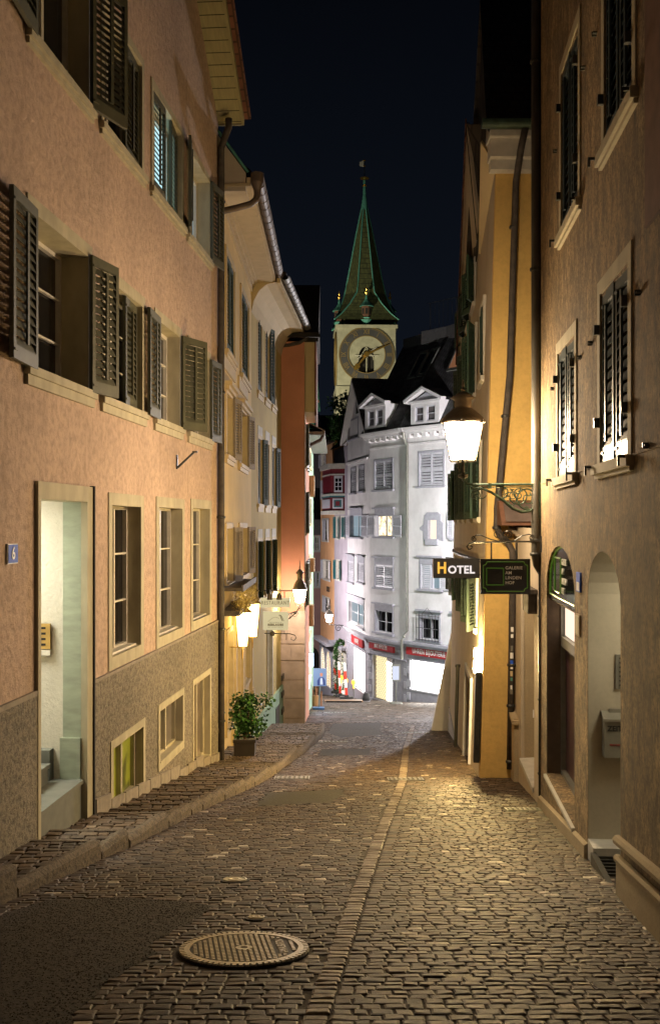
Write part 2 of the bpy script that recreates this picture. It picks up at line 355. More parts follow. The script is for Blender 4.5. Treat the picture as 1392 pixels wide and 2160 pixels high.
def leaf(parent, xh, side, ang, z0, h, w, matk, n=16, y=-.04, label=None):
    """shutter hinged at xh; side +1 opens to the right, -1 to the left; ang = degrees off the wall; ang 180 = closed."""
    me = shutter_mesh(w, h, n, matk); o = bpy.data.objects.new('shutter', me); COL.objects.link(o); o.parent = parent
    of = OFF[parent.name]
    if ang >= 150: o.location = ((xh-w if side > 0 else xh)-of.x, y-.035, z0-of.z); o.rotation_euler = (0, 0, R((180-ang)*side))
    elif side > 0: o.location = (xh-of.x, y-.035, z0-of.z); o.rotation_euler = (0, 0, -R(ang))
    else: 
        o.location = (xh-of.x-w*cos(R(ang)), y-.035-w*sin(R(ang)), z0-of.z); o.rotation_euler = (0, 0, R(ang))
    if label: o['label'] = label
    return o
def window(rt, x0, x1, z0, z1, fr=.12, mat='sand', out=.03, depth=.24, cols=2, rows=3, sash='whitepaint', pane='glass', leaves=(), sh='olive', sill=None, silltrim=.05, lintel=0, wl=None, n=16, mull=True, sashw=.035, frame_back=.0, hw=None):
    """outer rect of the stone surround; opening inside it."""
    a, b, c, d = x0+fr, x1-fr, z0+(fr if not sill else 0), z1-fr
    mb = MB(); y0, y1 = -out, depth
    mb.box(x0, a, y0, y1, z0, z1); mb.box(b, x1, y0, y1, z0, z1); mb.box(a, b, y0, y1, d, z1)
    if not sill: mb.box(a, b, y0, y1, z0, c)
    if lintel: mb.box(x0-.08, x1+.08, -out-.10, 0, z1, z1+.07); mb.box(x0-.04, x1+.04, -out-.05, 0, z1-.06, z1)
    wn_ = mb.build('window', M[mat], rt)
    if sill:
        s = MB(); s.box(x0-silltrim, x1+silltrim, -out-.04, depth, z0-.07, z0); s.ext([(x0-silltrim*.6, z0-.07), (x1+silltrim*.6, z0-.07), (x1+silltrim*.6, z0-sill), (x0-silltrim*.6, z0-sill)], -out-.015, 0)
        s.build('sill', M[mat], wn_)
    f = MB(); yf = depth-.06; sw = sashw
    f.box(a, a+sw*1.3, yf, yf+.05, c, d); f.box(b-sw*1.3, b, yf, yf+.05, c, d); f.box(a+sw*1.3, b-sw*1.3, yf, yf+.05, c, c+sw*1.5); f.box(a+sw*1.3, b-sw*1.3, yf, yf+.05, d-sw*1.3, d)
    if cols >= 2: m_ = (a+b)/2; f.box(m_-sw*.8, m_+sw*.8, yf-.012, yf+.05, c+sw, d-sw)
    for r_ in range(1, rows): z = c+(d-c)*r_/rows; f.box(a+sw, b-sw, yf+.008, yf+.04, z-sw*.35, z+sw*.35)
    if cols >= 4:
        for q in (.25, .75): m_ = a+(b-a)*q; f.box(m_-sw*.35, m_+sw*.35, yf+.004, yf+.04, c+sw, d-sw)
    f.box(a+.005, b-.005, yf-.10, yf, c-.0, c+.02)
    f.build('frame', M[sash], wn_)
    g = MB(); g.poly([(a, yf+.045, c), (b, yf+.045, c), (b, yf+.045, d), (a, yf+.045, d)]); g.build('pane', M[pane], wn_)
    hh = hw or (d-c)
    for lf in leaves:
        side, ang = lf[0], lf[1]; w_ = lf[2] if len(lf) > 2 else (b-a)/2
        if ang >= 150: leaf(wn_, b if side > 0 else a, side, ang, c+.01, hh-.02, w_-.005, sh, n, y=-out+.05 if not lf[3:] else lf[3])
        else: leaf(wn_, b if side > 0 else a, side, ang, c-.02, hh+.04, w_, sh, n, y=-out-.005)
    return wn_
def arc(cx_, cz, r, a0, a1, n): return [(cx_+r*cos(R(a0+(a1-a0)*i/n)), cz+r*sin(R(a0+(a1-a0)*i/n))) for i in range(n+1)]
def spiral(cx_, cz, r0, r1, a0, turns, n=26): return [(cx_+(r0+(r1-r0)*i/n)*cos(R(a0)+2*pi*turns*i/n), cz+(r0+(r1-r0)*i/n)*sin(R(a0)+2*pi*turns*i/n)) for i in range(n+1)]
# ------------------------------------------------------------------ ground, road, pavement
mb = MB()
ys = [-12, 0, 14.3, 30, 53, 76, 120, 400, 1500]; gz = [road_z(y)-.0075 if y <= 76 else road_z(76)-.02 for y in ys]
for i in range(len(ys)-1): mb.poly([(-900, ys[i], gz[i]), (900, ys[i], gz[i]), (900, ys[i+1], gz[i+1]), (-900, ys[i+1], gz[i+1])])
tag(mb.build('ground', M['joint']), kind='structure')
def interp(t, y):
    for i in range(len(t)-1):
        if y <= t[i+1][0]: a, b = t[i], t[i+1]; k = (y-a[0])/(b[0]-a[0]); return a[1]+(b[1]-a[1])*k
    return t[-1][1]
KX = [(-2, -3.3), (3, -2.75), (6.64, -2.08), (8.83, -1.66), (10.95, -1.36), (13.76, -.86), (18.4, -.47), (23, -.18), (24.5, -.12)]
WALLR = lambda y: 1.354+.0805*y if y < 14.3 else (.84+.0805*y if y < 26 else 7.5)
def XL(y): return interp(KX, y) if y < 24.5 else (-1.75 if y < 28.6 else (-.95 if y < 50 else -1.6))
seam = lambda y: interp([(4, -.08), (4.43, -.062), (7, .20), (10, .52), (13.76, .95), (20, 1.45), (30, 2.4)], y)
patch = [G(x, y) for x, y in [(-400, 1990), (-60, 1950), (100, 1899), (260, 1893), (400, 1903), (452, 1914), (425, 1930), (400, 1948), (345, 1975), (318, 1995), (330, 2010), (270, 2045), (215, 2080), (190, 2110), (160, 2130), (150, 2180), (120, 2300), (-500, 2500)]]
def inside(x, y, poly):
    c = False; j = len(poly)-1
    for i in range(len(poly)):
        a, b = poly[i], poly[j]
        if (a[1] > y) != (b[1] > y) and x < (b[0]-a[0])*(y-a[1])/(b[1]-a[1])+a[0]: c = not c
        j = i
    return c
def gpoly(pts): return [(p.x, p.y) for p in (G(a, b) for a, b in pts)]
PATCHES = [[(p.x, p.y) for p in patch],
           gpoly([(702, 1526), (806, 1524), (802, 1541), (812, 1549), (722, 1556), (690, 1545)]),
           gpoly([(676, 1580), (784, 1578), (780, 1592), (672, 1594)]),
           gpoly([(560, 1672), (730, 1664), (722, 1680), (700, 1692), (540, 1700)])]
MH = G(515, 2004); MHR = .345
SMALL = [(G(496, 1856), .085, 'c'), (G(541, 1936), .05, 'c')]
GRATES = [(G(616, 1640), .24, .20), (G(855, 1643), .24, .20), (G(707, 1503), .4, .22), (G(876, 1545), .32, .15), (G(703, 1564), .3, .15), (G(1106, 1707), .2, .12)]
SV, SF, ST = [], [], []
def stone(x0, x1, y0, y1, z, gap=.004, jz=.0025, tint=None, rough=.012, h=.03):
    """one sett with an uneven worn top; z is a function of y"""
    b = len(SV); x0 += gap; x1 -= gap; y0 += gap*.8; y1 -= gap*.8
    r = random.uniform; jx = (x1-x0)*.07; jy = (y1-y0)*.10
    cs = [(x0+r(-jx, jx), y0+r(-jy, jy)), (x1+r(-jx, jx), y0+r(-jy, jy)), (x1+r(-jx, jx), y1+r(-jy, jy)), (x0+r(-jx, jx), y1+r(-jy, jy))]
    dz = r(-jz, jz); tx, ty = r(-.022, .022), r(-.026, .026); mx, my = (x0+x1)/2, (y0+y1)/2
    for (px, py) in cs: SV.append((px, py, z(py)-h))
    for (px, py) in cs: SV.append((px, py, z(py)-.004+dz+(px-mx)*tx+(py-my)*ty))
    q = .80
    for (px, py) in cs: ax, ay = mx+(px-mx)*q, my+(py-my)*(q-.08); SV.append((ax, ay, z(ay)+dz+(ax-mx)*tx+(ay-my)*ty+r(-.0025, .0025)))
    n = 9; k = b
    for i in range(4):
        j = (i+1) % 4; SF.append((k+i, k+j, k+4+j, k+4+i)); SF.append((k+4+i, k+4+j, k+8+j, k+8+i))
    SF.append((k+8, k+9, k+10, k+11)); t = tint if tint is not None else (r(0, .9) if random.random() > .025 else r(.93, 1)); ST.extend([t]*n)
def flush(name, mat):
    global SV, SF, ST
    me = bpy.data.meshes.new(name); me.from_pydata(SV, [], SF); me.materials.append(M[mat]); a = me.attributes.new('tint', 'FLOAT', 'FACE'); a.data.foreach_set('value', ST); me.update()
    o = bpy.data.objects.new(name, me); COL.objects.link(o); SV, SF, ST = [], [], []; return tag(o, kind='structure')
def blocked(x, y, m=.0):
    if (x-MH.x)**2+(y-MH.y)**2 < (MHR+.035)**2: return True
    if any((x-g.x)**2+(y-g.y)**2 < (r_+.03)**2 for g, r_, _ in SMALL): return True
    if any(abs(x-g.x) < a+.02 and abs(y-g.y) < b_+.02 for g, a, b_ in GRATES): return True
    return any(inside(x, y, p) for p in PATCHES)
y = 3.9
while y < 62:
    dy = random.uniform(.058, .076) if y < 30 else random.uniform(.15, .2)
    x = XL(y)+.02+random.uniform(-.08, 0); xr = WALLR(y)-(0 if y < 26 else 0); wv = .02*sin(y*1.7)
    if y > 30: xr = 5.2
    while x < xr:
        dx = random.choice((random.uniform(.07, .11), random.uniform(.085, .135))) if y < 30 else random.uniform(.18, .3)
        s_ = seam(y)
        if y < 28 and x < s_ < x+dx+.03: # the channel of setts turned across
            if s_-.07-x > .04: stone(x, s_-.07, y, y+dy, road_z)
            k = random.uniform(-.004, .004); stone(s_-.064, s_+.05, y+k, y+dy-.006+k, lambda yy: road_z(yy)+.003, tint=random.uniform(.925, .95)); x = s_+.055; continue
        if blocked(x+.03, y+dy/2) or blocked(x+dx-.02, y+dy/2): dx = .055
        if blocked(x+dx/2, y+dy/2): x += .012; continue
        if True:
            near_mh = (x+dx/2-MH.x)**2+(y+dy/2-MH.y)**2 < (MHR+.14)**2
            stone(x, x+dx, y, y+dy*(1 if not near_mh else .93), road_z, tint=None)
        x += dx
    y += dy
flush('road', 'setts')
# asphalt repairs, worn and ragged at the edge
for k, pp in enumerate(PATCHES):
    out = []
    for i in range(len(pp)):
        a, b = Vector(pp[i]), Vector(pp[(i+1) % len(pp)]); nn = max(1, int((b-a).length/.06))
        for j in range(nn): q = a+(b-a)*j/nn; jj = .016 if k == 0 else .05; out.append((q.x+random.uniform(-jj, jj), q.y+random.uniform(-jj, jj)))
    m = MB(); m.prism([(x, y, road_z(y)-.03) for x, y in out], [(x, y, road_z(y)+(.002 if k == 0 else -.002)) for x, y in out])
    if k == 0:
        random.seed(17); cnt = 0
        while cnt < 15000:
            x, y = random.uniform(-3.2, 0), random.uniform(4.0, 7.2)
            if not inside(x, y, pp) or abs(x) > .34*y: cnt += .2; continue
            cnt += 1; q = random.uniform(.005, .012); z = road_z(y)+.002; a0 = random.random()*6; b0_ = len(m.v); m.v += [(x+q*cos(a0+t), y+q*sin(a0+t), z-.002) for t in (0, 2.1, 4.2)]+[(x+random.uniform(-.4, .4)*q, y+random.uniform(-.4, .4)*q, z+q*random.uniform(.15, .4))]; m.f += [(b0_, b0_+1, b0_+3), (b0_+1, b0_+2, b0_+3), (b0_+2, b0_, b0_+3)]
    tag(m.build('asphalt_patch', M['asphalt' if k == 0 else 'asphaltold']), kind='structure')
# the stepped pavement on the left
DROPS = [6.9, 8.24, 8.8, 9.9, 10.3, 10.7, 11.1, 11.5, 11.95, 12.4, 12.85, 13.3, 14.4, 14.7, 15.0, 15.3, 15.6, 17.6, 17.95, 18.3, 18.65, 19.0, 19.4, 21.2, 21.5, 21.8, 22.1, 22.4, 22.7, 23, 23.3, 23.6, 23.9]
def sw_z(y):
    last = 4.5; nxt = 6.9
    for i, d in enumerate(DROPS):
        if y >= d-1e-6: last = d; nxt = DROPS[i+1] if i+1 < len(DROPS) else 26
    g = .0 if nxt-last < .7 else .075
    h = interp([(0, .07), (8, .075), (14, .075), (20, .05), (24, .03), (26, .0)], last)
    return road_z(last)+h-g*(y-last)
def LW(y):   # left wall line
    if y < 16.13: return -3.02+.0805*y
    if y < 22.6: return -1.711+.004*(y-16.13)
    return -1.684+.06*(y-22.6)
EDG = [4.5]+DROPS+[26]
for i in range(len(EDG)-1):
    a, b = EDG[i], EDG[i+1]; nose = .05
    yy = a
    while yy < b-nose-.03:
        dy = min(random.uniform(.085, .11), b-nose-yy)
        x = LW(yy)-.1
        while x < interp(KX, yy)-.08:
            dx = random.uniform(.09, .15); dx = min(dx, interp(KX, yy)-.075-x+.03)
            if dx > .03: stone(x, x+dx, yy, yy+dy, sw_z, gap=.007, jz=.005)
            x += dx
        yy += dy
flush('pavement', 'setts2')
m = MB(); nb = MB()
for i in range(len(EDG)-1):
    a, b = EDG[i], EDG[i+1]-.028
    za = lambda y: sw_z(min(y, EDG[i+1]-.001))
    xa, xb = interp(KX, a), interp(KX, b); k = random.uniform(-.006, .006)
    ring = lambda x, y, z: [(x-.09, y, z-.5), (x+.012+k, y, z-.5), (x+k, y, z-.03), (x-.018+k, y, z-.004), (x-.035+k, y, z+.008), (x-.08, y, z+.005), (x-.09, y, z)]
    m.prism(ring(xa, a+.006, za(a)), ring(xb, b, za(b)))
    wl = LW(b)-.1; nose = .05
    if b < 24.5: nb.box(wl, xb-.095, b-nose+.01, b, za(b)-.3, za(b)+.004)
tag(m.build('kerb', M['kerbstone']), kind='structure'); tag(nb.build('step_edge', M['kerbstone']), kind='structure')
# pavement bed below the setts
m = MB()
for i in range(len(EDG)-1):
    a, b = EDG[i], EDG[i+1]; za = sw_z(a)-.018; zb = sw_z(b-.001)-.018
    m.poly([(LW(a)-.2, a, za), (interp(KX, a)-.1, a, za), (interp(KX, b)-.1, b, zb), (LW(b)-.2, b, zb)])
tag(m.build('pavement_bed', M['joint']), kind='structure')
# manhole cover
r_ = root('manhole_cover', 'large round worn iron manhole cover with square studs and raised lettering', 'manhole cover', MH+Vector((0, 0, .004)))
r_.rotation_euler = (-math.atan(.136), 0, 0)
m = MB(); m.lathe(0, 0, [(MHR, -.04), (MHR, .0), (MHR-.004, .004)], 60); m.build('recess_plate', M['manholedark'], r_)
m = MB()
for k in range(64):
    a0, a1 = 2*pi*k/64, 2*pi*(k+.62)/64; q = [(cos(a)*r, sin(a)*r) for a, r in ((a0, MHR-.03), (a0, MHR-.004), (a1, MHR-.004), (a1, MHR-.03))]; m.extz(q, .0, .012)
for r0, r1 in ((MHR-.058, MHR-.03),):
    for k in range(60):
        a0, a1 = 2*pi*k/60, 2*pi*(k+1)/60; m.extz([(cos(a)*r, sin(a)*r) for a, r in ((a0, r0), (a0, r1), (a1, r1), (a1, r0))], .0, .0115)
m.build('rim', M['manhole'], r_)
m = MB(); st = .0285; rr = MHR-.062; ang = R(9)
for i in range(-12, 13):
    for j in range(-12, 13):
        x, y = i*st, j*st
        if x*x+y*y > (rr-.012)**2 or x*x+y*y < .045**2: continue
        if .155 < x < .235 and abs(y) < .17: continue
        c_, s_ = cos(ang), sin(ang)
        q = [(x+a, y+b) for a, b in ((-.0105, -.0105), (.0105, -.0105), (.0105, .0105), (-.0105, .0105))]; q2 = [(c_*a-s_*b, s_*a+c_*b) for a, b in q]
        q3 = [(c_*(x+(a-x)*.8)-s_*(y+(b-y)*.8), s_*(x+(a-x)*.8)+c_*(y+(b-y)*.8)) for a, b in q]
        m.prism([(a, b, .003) for a, b in q2], [(a, b, .012) for a, b in q3])
m.lathe(0, 0, [(.045, .003), (.045, .011), (.02, .011), (.018, .004)], 20); m.build('stud_pattern', M['manhole'], r_)
text('KANALISATION', .062, M['manhole'], r_, (.20*cos(ang), .20*sin(ang), .005), (0, 0, R(90)+ang), sx_=.62, ext=.006, bold=.001)
for i, (g, rad, _) in enumerate(SMALL):
    lab = ['small round pale iron cover alone in the middle of the cobbles', 'tiny worn round cap in the cobbles just above the large manhole'][i]
    o = root('valve_cover', lab, 'valve cover', g+Vector((0, 0, .002))); o.rotation_euler = (-math.atan(.136), 0, 0)
    m = MB(); m.lathe(0, 0, [(rad, -.03), (rad, .006), (rad*.85, .008), (rad*.82, .003), (rad*.6, .003), (rad*.57, .008), (rad*.3, .008), (rad*.25, .004)], 28); m.build('lid', M['manhole'], o)
    m = MB(); m.lathe(0, 0, [(rad+.02, -.03), (rad+.02, .0), (rad+.002, .0), (rad+.002, -.03)], 28); m.build('collar', M['manholedark'], o)
GL = ['square drain grate with light bars in front of the pavement steps', 'square drain grate on the seam of setts near the yellow wall', 'faint far drain grate beside the poster stand', 'small far drain grate lit by the shop windows', 'faint drain grate in the old asphalt strip', 'small dark drain grate near the gutter pipe foot on the right']
for i, (g, a, b) in enumerate(GRATES):
    o = root('drain_grate', GL[i], 'drain grate', g+Vector((0, 0, .0))); o.rotation_euler = (-math.atan(.14), 0, 0)
    m = MB(); m.box(-a, a, -b, b, -.05, -.025); m.build('pit', M['manholedark'], o)
    m = MB(); m.box(-a, a, -b, -b+.02, -.03, .004); m.box(-a, a, b-.02, b, -.03, .004); m.box(-a, -a+.02, -b, b, -.03, .004); m.box(a-.02, a, -b, b, -.03, .004)
    nx, ny = 7, 4
    for ix in range(nx):
        for iy in range(ny):
            x = -a+.02+(2*a-.04)*(ix+.5)/nx; y = -b+.02+(2*b-.04)*(iy+.5)/ny; w_ = (2*a-.04)/nx*.30; h_ = (2*b-.04)/ny*.42; k = w_*(1 if iy % 2 else -1)*.8
            m.extz([(x-w_-k, y-h_), (x+w_-k, y-h_), (x+w_+k, y+h_), (x-w_+k, y+h_)], -.02, .006)
    m.build('bars', M['greymetal'], o)
# ------------------------------------------------------------------ pink house on the left
F1 = Facade(-3.01-.0805*4, -4, -1.711, 16.13); X = F1.x
zb = -3.9; h1 = F1.root('pink_house', 'pink roughcast house on the left with olive shutters and a lit doorway', 'house', zb)
GW = [(X(228), X(302), -1.45, .31), (X(329), X(388), -1.46, .32), (X(402), X(445), -1.45, .34)]
BW = [(X(228), X(301), -3.0, -2.14), (X(329), X(384), -2.89, -2.11), (X(402), X(441), -3.45, -2.10)]
DR = (X(74), X(190), -3.2, .34)
DI = (X(80), X(178.5), -3.2, .20)
fo = lambda xa, xb: (X(xa, .05)+.05, X(xb, .05)-.05)
U1 = [(*fo(64, 207), 1.23, 2.57), (*fo(221, 316), 1.23, 2.51), (*fo(332, 392), 1.23, 2.50), (*fo(402, 452), 1.23, 2.50)]
U2 = [(*fo(67, 206), 3.85, 5.15), (*fo(220, 314), 3.85, 5.13), (*fo(325, 396), 3.85, 5.10), (*fo(401, 452), 3.85, 5.08)]
inn = lambda q, f=.1: (q[0]+.02, q[1]-.02, q[2]+.02, q[3]-.02)
holes = [inn(q) for q in GW+U1+U2]+[(DR[0]+.02, DR[1]-.02, DR[2], DR[3]-.02)]
m = MB(); L = F1.L; wall_grid(m, 0, L, -1.47, 6.15, holes, 0, .3)
xr = 12.2; zt = 6.15+(L-xr)*.69
m.poly([(0, 0, 6.15), (L, 0, 6.15), (xr, 0, zt), (0, 0, zt-(xr)*.69 if zt-xr*.69 > 6.15 else 6.2)])
shell(m, 0, L, -4, 6.15, 5); m.build('wall', M['pink'], h1)
m = MB(); bh = [inn(q) for q in BW]+[(DR[0]+.02, DR[1]-.02, -5, DR[3])]
wall_grid(m, 0, DR[0]+.02, -5, -1.33, bh, -.025, .3); wall_grid(m, DR[0]+.02, L+.02, -5, -1.47, bh, -.025, .3)
m.build('plinth', M['gravel'], h1)
m = MB(); m.box(0, DR[0], -.027, 0, -1.36, -1.32); m.box(DR[1], L, -.03, 0, -1.49, -1.46); m.build('plinth_cap', M['gravel_cap'], h1)
m = MB(); x = DR[1]+.06
while x < L-.1: z = sw_z(F1.A.y+F1.e.y*x); m.ext([(x, z-.4), (x+.48, z-.45), (x+.48, z+.07), (x, z+.13)], -.05, -.02); x += .5
m.build('footing_stones', M['gravel_cap'], h1)
for i, q in enumerate(GW): window(h1, *q, fr=.125, depth=.20, cols=2, rows=3, sashw=.026, out=.012)
for i, q in enumerate(BW):
    wn_ = window(h1, *q, fr=.085, depth=.12, cols=2, rows=1, sash='sand', pane=['yellowlit', 'dimcellar', 'cellarlit'][i], mat='sand', out=.035, sashw=.035)
fr = MB(); a, b, c, d = DR; ia, ib, ic, id_ = DI
fr.box(a, ia, -.03, .03, -3.6, d); fr.box(ib, b, -.03, .03, -3.6, d); fr.box(ia, ib, -.03, .22, id_, d)
dw = fr.build('door_surround', M['sand'], h1)
m = MB(); m.box(b+.0, b+.03, -.045, 0, -3.3, d+.01); m.build('door_shade_strip', M['dark'], h1)  # dark strip drawn for the shade beside the projecting door surround
m = MB(); y0, y1 = .03, 2.6     # entrance passage
m.poly([(ia-.15, y0, -3.4), (ia-.15, y1, -3.4), (ia-.15, y1, id_+.1), (ia-.15, y0, id_+.1)]); m.poly([(ib+.012, .2, -3.4), (ib+.012, y1, -3.4), (ib+.012, y1, id_+.1), (ib+.012, .2, id_+.1)])
m.poly([(ia-.15, y1, -3.4), (ib+.1, y1, -3.4), (ib+.1, y1, id_+.1), (ia-.15, y1, id_+.1)]); m.poly([(ia-.15, y0, id_+.1), (ib, y0, id_+.1), (ib, y1, id_+.1), (ia-.15, y1, id_+.1)])
m.build('passage_wall', M['corrwall'], h1)
m = MB(); m.box(ib-.0, ib+.09, .031, .2, -3.4, id_+.05); m.box(ib-.025, ib-.001, .031, .22, -3.4, -1.95); m.build('inner_pilaster', M['sandg'], h1)
m = MB(); zs = [-2.36, -2.19, -2.02]
for i, z in enumerate(zs): m.box(ia-.2, ib-.03-(.0 if i == 0 else .14), .02+.26*i, y1-.05, z-.6, z-.001*i); m.box(ia-.2, ib-.02-(.0 if i == 0 else .13), .0+.26*i, .3+.26*i, z, z+.035)
m.box(ib-.10, ib+.01, .29, .75, -3, -2.05); m.build('entrance_steps', M['concrete'], h1)
m = MB(); m.box(ia+.25, ib-.25, .9, 1.7, id_+.02, id_+.06); m.build('assumed_ceiling_light', M['corrlight'], h1)  # assumed ceiling lamp, itself out of view, lighting the passage
bx = root('bell_panel', 'brass bell panel with name strips inside the lit doorway', 'bell panel', (0, 0, 0)); bx.parent = None
pt = F1.A+F1.e*(ib)+Vector((-F1.e.y, F1.e.x))*.40
bx.location = (pt.x, pt.y, -1.05); bx.rotation_euler = (0, 0, F1.rz+pi/2)
m = MB(); m.box(-.09, .09, 0, .03, -.09, .14); m.build('plate', M['brass'], bx)
m = MB()
for k in range(4): m.box(-.05, .06, .028, .036, .09-.05*k, .11-.05*k)
m.build('name_strips', M['dark'], bx); m = MB(); m.box(-.09, .09, 0, .03, -.15, -.10); m.build('speaker_strip', M['whitepaint'], bx)
# first floor windows with shutters
window(h1, *U1[0], sill=.15, depth=.30, rows=3, leaves=[(-1, 4, .62), (1, 11, .52)], n=15, sashw=.028, out=.015)
window(h1, *U1[1], out=.015, sill=.15, depth=.21, rows=3, leaves=[(1, 176, .62)], n=15)
window(h1, *U1[2], out=.015, sill=.15, depth=.21, rows=3, leaves=[(-1, 3, .62), (1, 22, .56)], n=15)
window(h1, *U1[3], out=.015, sill=.15, depth=.21, rows=3, leaves=[(1, 6, .50)], n=15)
window(h1, *U2[0], out=.015, sill=.12, depth=.24, rows=1, leaves=[(-1, 5, .62), (1, 17, .58)], n=16, fr=.09)
window(h1, *U2[1], out=.015, sill=.12, depth=.24, rows=1, leaves=[(1, 178, .62)], n=16, fr=.09)
window(h1, *U2[2], out=.015, sill=.12, depth=.24, rows=1, leaves=[(-1, 179, .62), (1, 175, .55)], n=16, pane='bluelit', fr=.09)
window(h1, *U2[3], out=.015, sill=.12, depth=.24, rows=1, leaves=[(-1, 10, .45), (1, 8, .55)], n=16, pane='curtlit', fr=.09)
# verge: board soffit, fascia, tile edge
m = MB(); vz = lambda x: 6.15+(L-x)*.69
m.prism([(xr, -.36, vz(xr)), (L+.02, -.36, vz(L)-.02), (L+.02, .0, vz(L)-.02), (xr, 0, vz(xr))], [(xr, -.36, vz(xr)+.03), (L+.02, -.36, vz(L)+.01), (L+.02, .0, vz(L)+.01), (xr, 0, vz(xr)+.03)])
vs = m.build('verge_soffit', M['board'], h1)
m = MB()
x = L
while x > xr: m.box(x-.006, x+.006, -.36, -.0, vz(x)-.008, vz(x)+.0); x -= .155
m.build('board_joint', M['dark'], vs)
m = MB(); m.prism([(xr, -.40, vz(xr)-.03), (L+.04, -.40, vz(L)-.05), (L+.04, -.40, vz(L)+.09), (xr, -.40, vz(xr)+.10)], [(xr, -.36, vz(xr)-.03), (L+.04, -.36, vz(L)-.05), (L+.04, -.36, vz(L)+.09), (xr, -.36, vz(xr)+.10)])
m.box(L+.021, L+.05, -.36, .0, vz(L)-.05, vz(L)+.08); m.build('fascia', M['board'], h1)
m = MB(); x = L+.06
while x > xr:
    m.prism([(x-.30, -.50, vz(x)+.30), (x, -.50, vz(x)+.09), (x, 3.2, vz(x)+.09), (x-.30, 3.2, vz(x)+.30)], [(x-.30, -.50, vz(x)+.33), (x, -.50, vz(x)+.125), (x, 3.2, vz(x)+.125), (x-.30, 3.2, vz(x)+.33)]); x -= .25
m.build('roof', M['redtile'], h1)
# flag holder, house number, downpipe
fh = root('flag_holder', 'small iron flag holder on the pink wall below a first floor window', 'flag holder'); p = F1.A+F1.e*X(372)
fh.location = (p.x, p.y, .75); fh.rotation_euler = (0, 0, F1.rz)
m = MB(); m.box(-.015, .015, -.02, 0, -.06, .12); m.tube([(0, -.02, -.04), (.05, -.22, .16)], .014, 6); m.box(.03, .07, -.26, -.20, .15, .17); m.build('bracket', M['iron'], fh)
hn = root('house_number_sign', 'blue enamel house number 6 on the pink wall left of the doorway', 'house number'); p = F1.A+F1.e*X(24)
hn.location = (p.x, p.y, F1.z(24, 1168)); hn.rotation_euler = (0, 0, F1.rz); m = MB(); m.box(-.10, .10, -.015, 0, -.075, .075); m.build('rim', M['whitepaint'], hn)
m = MB(); m.box(-.092, .092, -.018, -.004, -.068, .068); m.build('plate', M['bluesign'], hn); text('6', .13, M['whitetext'], hn, (0, -.02, .0), FR, bold=.002)
def downpipe(name, label, pts, r, mat, bands, r2=None, group=None):
    o = root(name, label, 'downpipe', Vector(pts[-1])); OFF[o.name] = Vector(pts[-1])
    m = MB(); m.tube(pts, r, 12); m.build('pipe', M[mat], o, True)
    for bp in bands: 
        m = MB(); m.lathe(bp[0], bp[1], [(r*1.15, bp[2]-.02), (r*1.3, bp[2]-.01), (r*1.3, bp[2]+.01), (r*1.15, bp[2]+.02)], 12); m.build('bracket_band', M['iron'], o)
    return o
q = lambda z, y=16.05, x=-1.655: (x, y, z)
downpipe('downpipe', 'dark downpipe between the pink house and the cream house', [(-1.53, 15.95, 6.13), (-1.53, 15.95, 6.0), (-1.60, 16.0, 5.85), q(5.72), q(5.4), q(0), q(-3.72)], .052, 'pipe', [q(4.9), q(2.0), q(.1), q(-1.6), q(-3.0)])
# ------------------------------------------------------------------ cream house with the restaurant
F2 = Facade(-1.711, 16.13, -1.684, 22.6); X2 = F2.x
h2 = F2.root('cream_house', 'cream plastered house with taupe shutters above the lantern lit restaurant', 'house', -4.6); L2 = F2.L
def zz(F, px, py): return F.z(px, py)
W2 = [(X2(474.5), X2(494), 2.85, 4.55), (X2(506.5), X2(524), 2.85, 4.55)]
Wb = [(X2(474.5), X2(489), 1.13, 2.25), (X2(503), X2(519.5), 1.13, 2.25)]
Wc = [(X2(474.5), X2(489), -.98, .02), (X2(503), X2(519.5), -.98, .02)]
GF = [(X2(476), X2(490), -3.5, -1.75), (X2(495.5), X2(505), -3.6, -1.75), (X2(515), X2(526.5), -3.3, -1.8)]
m = MB(); wall_grid(m, 0, L2, -5, 5.2, [inn(q) for q in W2+Wb+Wc+GF], 0, .2); shell(m, 0, L2, -5, 5.2, 5); m.build('wall', M['cream'], h2)
for i, q in enumerate(W2): window(h2, *q, sill=.14, fr=.11, depth=.2, leaves=[(-1, 179), (1, 179)], sh='darkgreen', mat='creamtrim', n=22)
for i, q in enumerate(Wb): window(h2, *q, sill=.14, fr=.10, depth=.22, leaves=([(1, 12, .42)] if i == 0 else [(-1, 178, .35), (1, 12, .42)]), sh='taupe', mat='creamtrim', n=18, lintel=1, sash='creamtrim')
for i, q in enumerate(Wc): window(h2, *q, sill=.1, fr=.10, depth=.22, leaves=([(1, 14, .42)] if i == 0 else [(-1, 178, .35), (1, 14, .42)]), sh='taupe', mat='creamtrim', n=18, sash='creamtrim')
for i, q in enumerate(GF): window(h2, *q, fr=.08, depth=.2, rows=2, cols=1, mat='creamtrim', pane=['glass', 'cellarlit', 'glass'][i])
m = MB()
for xa, xb in ((X2(491.5), X2(494.5)), (X2(507), X2(510)), (X2(527), X2(529.5))): m.box(xa, xb, -.06, 0, -4.6, -1.55); m.box(xa-.04, xb+.04, -.09, 0, -1.62, -1.5); m.box(xa-.04, xb+.04, -.09, 0, -4.6, -3.5)
m.box(0, L2, -.05, 0, -1.5, -1.38); m.box(X2(503)-.1, X2(519.5)+.1, -.03, 0, 2.5, 2.75); m.box(0, X2(494), -.03, 0, 2.5, 2.72)
m.box(0, L2, -.04, 0, 4.95, 5.05); m.build('moulding', M['creamtrim'], h2)
